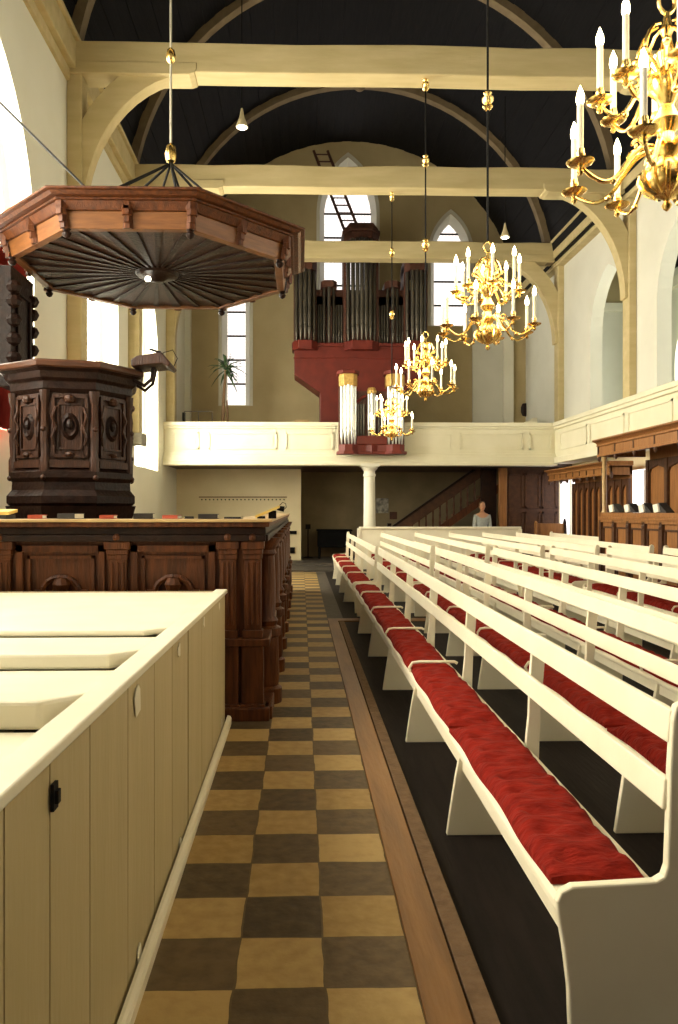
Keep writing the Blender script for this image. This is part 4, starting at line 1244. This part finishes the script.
# person behind the partition
def person(x, y, z0):
    p = thing('person', 'person in a grey jersey standing behind the low white partition by the stair', 'person', (x, y, z0))
    J = [(0, 0, .92, .15, .11), (0, 0, 1.08, .145, .10), (0, 0, 1.28, .17, .11), (0, .0, 1.42, .13, .085), (0, -.0, 1.49, .055, .055), (0, -.01, 1.56, .06, .065),
         (.18, 0, 1.38, .06, .06), (.22, 0, 1.12, .046, .046), (.20, -.10, .92, .036, .036), (.19, -.16, .86, .03, .03),
         (-.18, 0, 1.38, .06, .06), (-.22, 0, 1.12, .046, .046), (-.20, -.10, .92, .036, .036), (-.19, -.16, .86, .03, .03),
         (.09, 0, .84, .09, .09), (.10, -.01, .48, .065, .065), (.10, .02, .09, .045, .045), (.10, -.12, .04, .035, .03),
         (-.09, 0, .84, .09, .09), (-.10, -.01, .48, .065, .065), (-.10, .02, .09, .045, .045), (-.10, -.12, .04, .035, .03)]
    E = [(0, 1), (1, 2), (2, 3), (3, 4), (4, 5), (3, 6), (6, 7), (7, 8), (8, 9), (3, 10), (10, 11), (11, 12), (12, 13),
         (0, 14), (14, 15), (15, 16), (16, 17), (0, 18), (18, 19), (19, 20), (20, 21)]
    def skin(name, idx, edges, m, grow=0.0):
        mp = {i: k for k, i in enumerate(idx)}
        me = bpy.data.meshes.new(name)
        me.from_pydata([J[i][:3] for i in idx], [(mp[a], mp[b]) for a, b in edges], [])
        o = bpy.data.objects.new(name, me); COL.objects.link(o); o.parent = p
        sm = o.modifiers.new('skin', 'SKIN')
        for k, i in enumerate(idx):
            me.skin_vertices[0].data[k].radius = (J[i][3]+grow, J[i][4]+grow)
        me.skin_vertices[0].data[0].use_root = True
        ss = o.modifiers.new('sub', 'SUBSURF'); ss.levels = 2; ss.render_levels = 2
        me.materials.append(M[m]); 
        for pl_ in me.polygons: pl_.use_smooth = True
        return o
    skin('body', list(range(22)), E, 'skin')
    t_i = [0, 1, 2, 3, 6, 7, 8, 10, 11, 12]
    skin('jersey', t_i, [e for e in E if e[0] in t_i and e[1] in t_i], 'jersey', .014)
    l_i = [0, 14, 15, 16, 18, 19, 20]
    skin('trousers', l_i, [e for e in E if e[0] in l_i and e[1] in l_i], 'trouser', .016)
    hd = MB()
    hd.lathe([(0, -.125), (.04, -.118), (.062, -.09), (.074, -.05), (.080, 0), (.082, .04), (.074, .085), (.05, .115), (0, .125)], (0, -.01, 1.655), 16, 0, .95, 1.12)
    hd.lathe([(.004, -.02), (.014, -.015), (.012, .0), (.004, .03)], (0, -.105, 1.645), 6)
    for s in (-1, 1):
        hd.lathe([(0, -.03), (.012, -.02), (.016, .01), (0, .03)], (s*.08, 0, 1.65), 6)
    hd.build('head', 'skin', p, smooth=True)
    ey = MB()
    for s in (-1, 1): ey.sphere((s*.03, -.092, 1.665), .009, 8, 6)
    ey.build('eye', 'black', p)
    MB().lathe([(.018, -.004), (.02, 0), (.018, .004)], (0, -.088, 1.595), 8, 0, 1, .4).build('mouth', 'bookred', p)
    hr = MB().lathe([(.088, -.02), (.092, .03), (.085, .09), (.058, .128), (0, .14)], (0, .012, 1.66), 16, 0, .97, 1.08)
    hr.build('hair', 'hair', p, smooth=True)
    for s in (-1, 1):
        hn = MB().lathe([(.0, -.05), (.03, -.045), (.036, 0), (.028, .045), (0, .05)], (s*.19, -.19, .845), 10, 0, .5, 1)
        for f, (dx, L) in enumerate(((-.02, .055), (-.007, .068), (.006, .064), (.018, .05))):
            hn.tube([(s*.19+dx*.3, -.22+dx*.1, .855+dx), (s*.19+dx*.3-s*.004, -.22-L*.6, .85+dx), (s*.19-s*.012, -.22-L*.9, .83+dx)], [.009, .008, .006], 6)
        hn.tube([(s*.18, -.18, .87), (s*.165, -.215, .895), (s*.16, -.235, .89)], [.011, .009, .007], 6)
        hn.build('hand', 'skin', p, smooth=True)
    return p
person(5.10, 21.0, .05)

# ------------------------------------------------------------------ choir stalls on the right
def stall(name, label, xf, xb, y0, y1, zt, zbm, short=.35, nb=8):
    s = thing(name, label, 'choir stall', (xb, y0, 0))
    L = y1-y0; d = xf-xb
    LB = L-short
    bk = MB().box(-.06, 0, 0, 0, LB, zt-.1)
    bk.build('back_panel', 'stall', s)
    st_ = MB()
    n = nb
    for k in range(n+1):
        y = LB*k/n
        st_.box(-.12, y-.05, .3, -.06, y+.05, zbm-.08)
        if k < n:
            ya, yb_ = y+.05, LB*(k+1)/n-.05
            # arched head to each panel
            st_.prism([(ya, zbm-.34), (ya+.06, zbm-.26), ((ya+yb_)/2, zbm-.20), (yb_-.06, zbm-.26), (yb_, zbm-.34), (yb_, zbm-.08), (ya, zbm-.08)], 'x', -.10, -.06)
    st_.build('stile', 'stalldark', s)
    cn = MB().prism([(d, zt), (d-.08, zt), (d-.02, zt-.07), (d+.03, zt-.10), (d+.03, zbm), (d+.06, zbm), (d+.06, zbm+.02), (0, zt-.02), (0, zt), ], 'y', 0, L)
    cn = MB().box(d+.04, 0, zbm, d+.10, L, zt-.08); cn.prism([(d+.04, zt-.10), (d, zt-.06), (d-.07, zt-.03), (d-.07, zt), (0, zt), (0, zt-.10)], 'y', -.05, L+.05)
    cn.box(d+.04, 0, zbm, 0, .06, zt-.08); cn.box(d+.04, L-.06, zbm, 0, L, zt-.08); cn.box(d, 0, zt-.14, 0, L, zt-.10)
    cn.box(d+.02, -.02, zbm, d+.12, L+.02, zbm+.05)
    cn.build('canopy', 'stall', s, bevel=.008)
    for k in range(n+1):
        y = L*k/n
        dv = MB().box(d+.028, y-.02, zbm+.05, d+.045, y+.02, zt-.1); dv.lathe([(0, -.10), (.03, -.07), (.04, -.03), (.03, .07)], (d+.06, y, zbm), 8)
        dv.build('pendant_carving', 'stalldark', s)
    return s
s1 = stall('choir_stall', 'tall oak choir stall with canopy and panelled book desk at the right edge', 5.92, 6.9, 8.5, 14.9, 3.0, 2.66)
s2 = stall('choir_stall', 'shallower oak choir stall with canopy farther back under the side gallery', 6.62, 7.15, 16.0, 20.0, 2.66, 2.36, .75, nb=9)
dk = s1; DX = 6.0-6.9
LD = 6.3
def shift(o):
    o.location.x = DX
    return o
shift(MB().box(0, 0, 0, .07, LD, 1.52).build('desk_front', 'stall', dk))
di = MB()
for k in range(11):
    y = LD*k/10
    di.box(-.05, y-.05, .0, 0, y+.05, 1.4); 
    if k < 10:
        di.lathe([(0, -.05), (.045, -.03), (.05, 0), (.045, .03), (0, .05)], (-.03, y, 1.30), 8)
        panel_ring(di, 'x', 0, y+.09, y+LD/10-.09, .3, 1.28, .035, .025, -1)
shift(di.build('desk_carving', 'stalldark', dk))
shift(MB().box(-.07, -.04, 1.42, .30, LD+.04, 1.47).box(-.05, -.02, 1.36, .0, LD+.02, 1.42).prism([(-.04, 1.47), (.30, 1.47), (.30, 1.55), (-.04, 1.55)], 'y', 0, LD).build('book_ledge', 'stall', dk, bevel=.008))
shift(MB().lathe([(.06, 1.47), (.06, 1.55), (.04, 1.6), (.045, 2.0), (.04, 2.6), (.06, 2.64), (.06, 2.66)], (.03, LD-.03, 0), 12).build('corner_post', 'ledge', dk, smooth=True))
shift(MB().box(.35, .0, 0, .80, LD, .5).build('seat', 'stalldark', dk))
for k, (y, lab) in enumerate(((14.45, 'open book with white pages on the stall ledge, beside the thin corner post'), (13.75, 'open book on the stall ledge, second from the thin corner post'), (13.15, 'open book on the stall ledge, third from the thin corner post'), (12.6, 'open book on the stall ledge, fourth from the thin corner post'))):
    b = thing('open_book', lab, 'book', (6.10, y, 1.553), 'open books on the stall ledge')
    # leaning open: a white leaf turned to the nave and a dark cover sloping down beside it
    MB().prism([(.0, .155), (.17, .135), (.12, .0), (-.05, .02)], 'x', -.05, -.02).build('page_block', 'page', b)
    MB().prism([(.02, .17), (.15, .02), (.15, .0), (-.26, .0), (-.26, .015)], 'x', -.02, .12).build('cover', 'bookdark', b)
# brown pew at the far right of the benches
bp_ = thing('oak_pew', 'low brown oak pew under the gallery corner beside the bright low window', 'pew', (6.9, 19.36, .05))
MB().box(-.42, 1.2, .0, .42, 1.26, 1.18).build('backrest', 'stall', bp_, bevel=.01)
MB().box(-.42, .8, .40, .42, 1.2, .45).build('seat', 'stall', bp_, bevel=.01)
MB().prism([(.75, 0), (1.3, 0), (1.3, 1.2), (1.24, 1.32), (1.16, 1.2), (1.1, .7), (.75, .6)], 'x', .37, .43).build('end_panel', 'oakdeep', bp_, bevel=.01)
MB().prism([(.75, 0), (1.3, 0), (1.3, 1.2), (1.24, 1.25), (1.16, 1.2), (1.1, .7), (.75, .6)], 'x', -.43, -.37).build('end_panel', 'stall', bp_, bevel=.01)
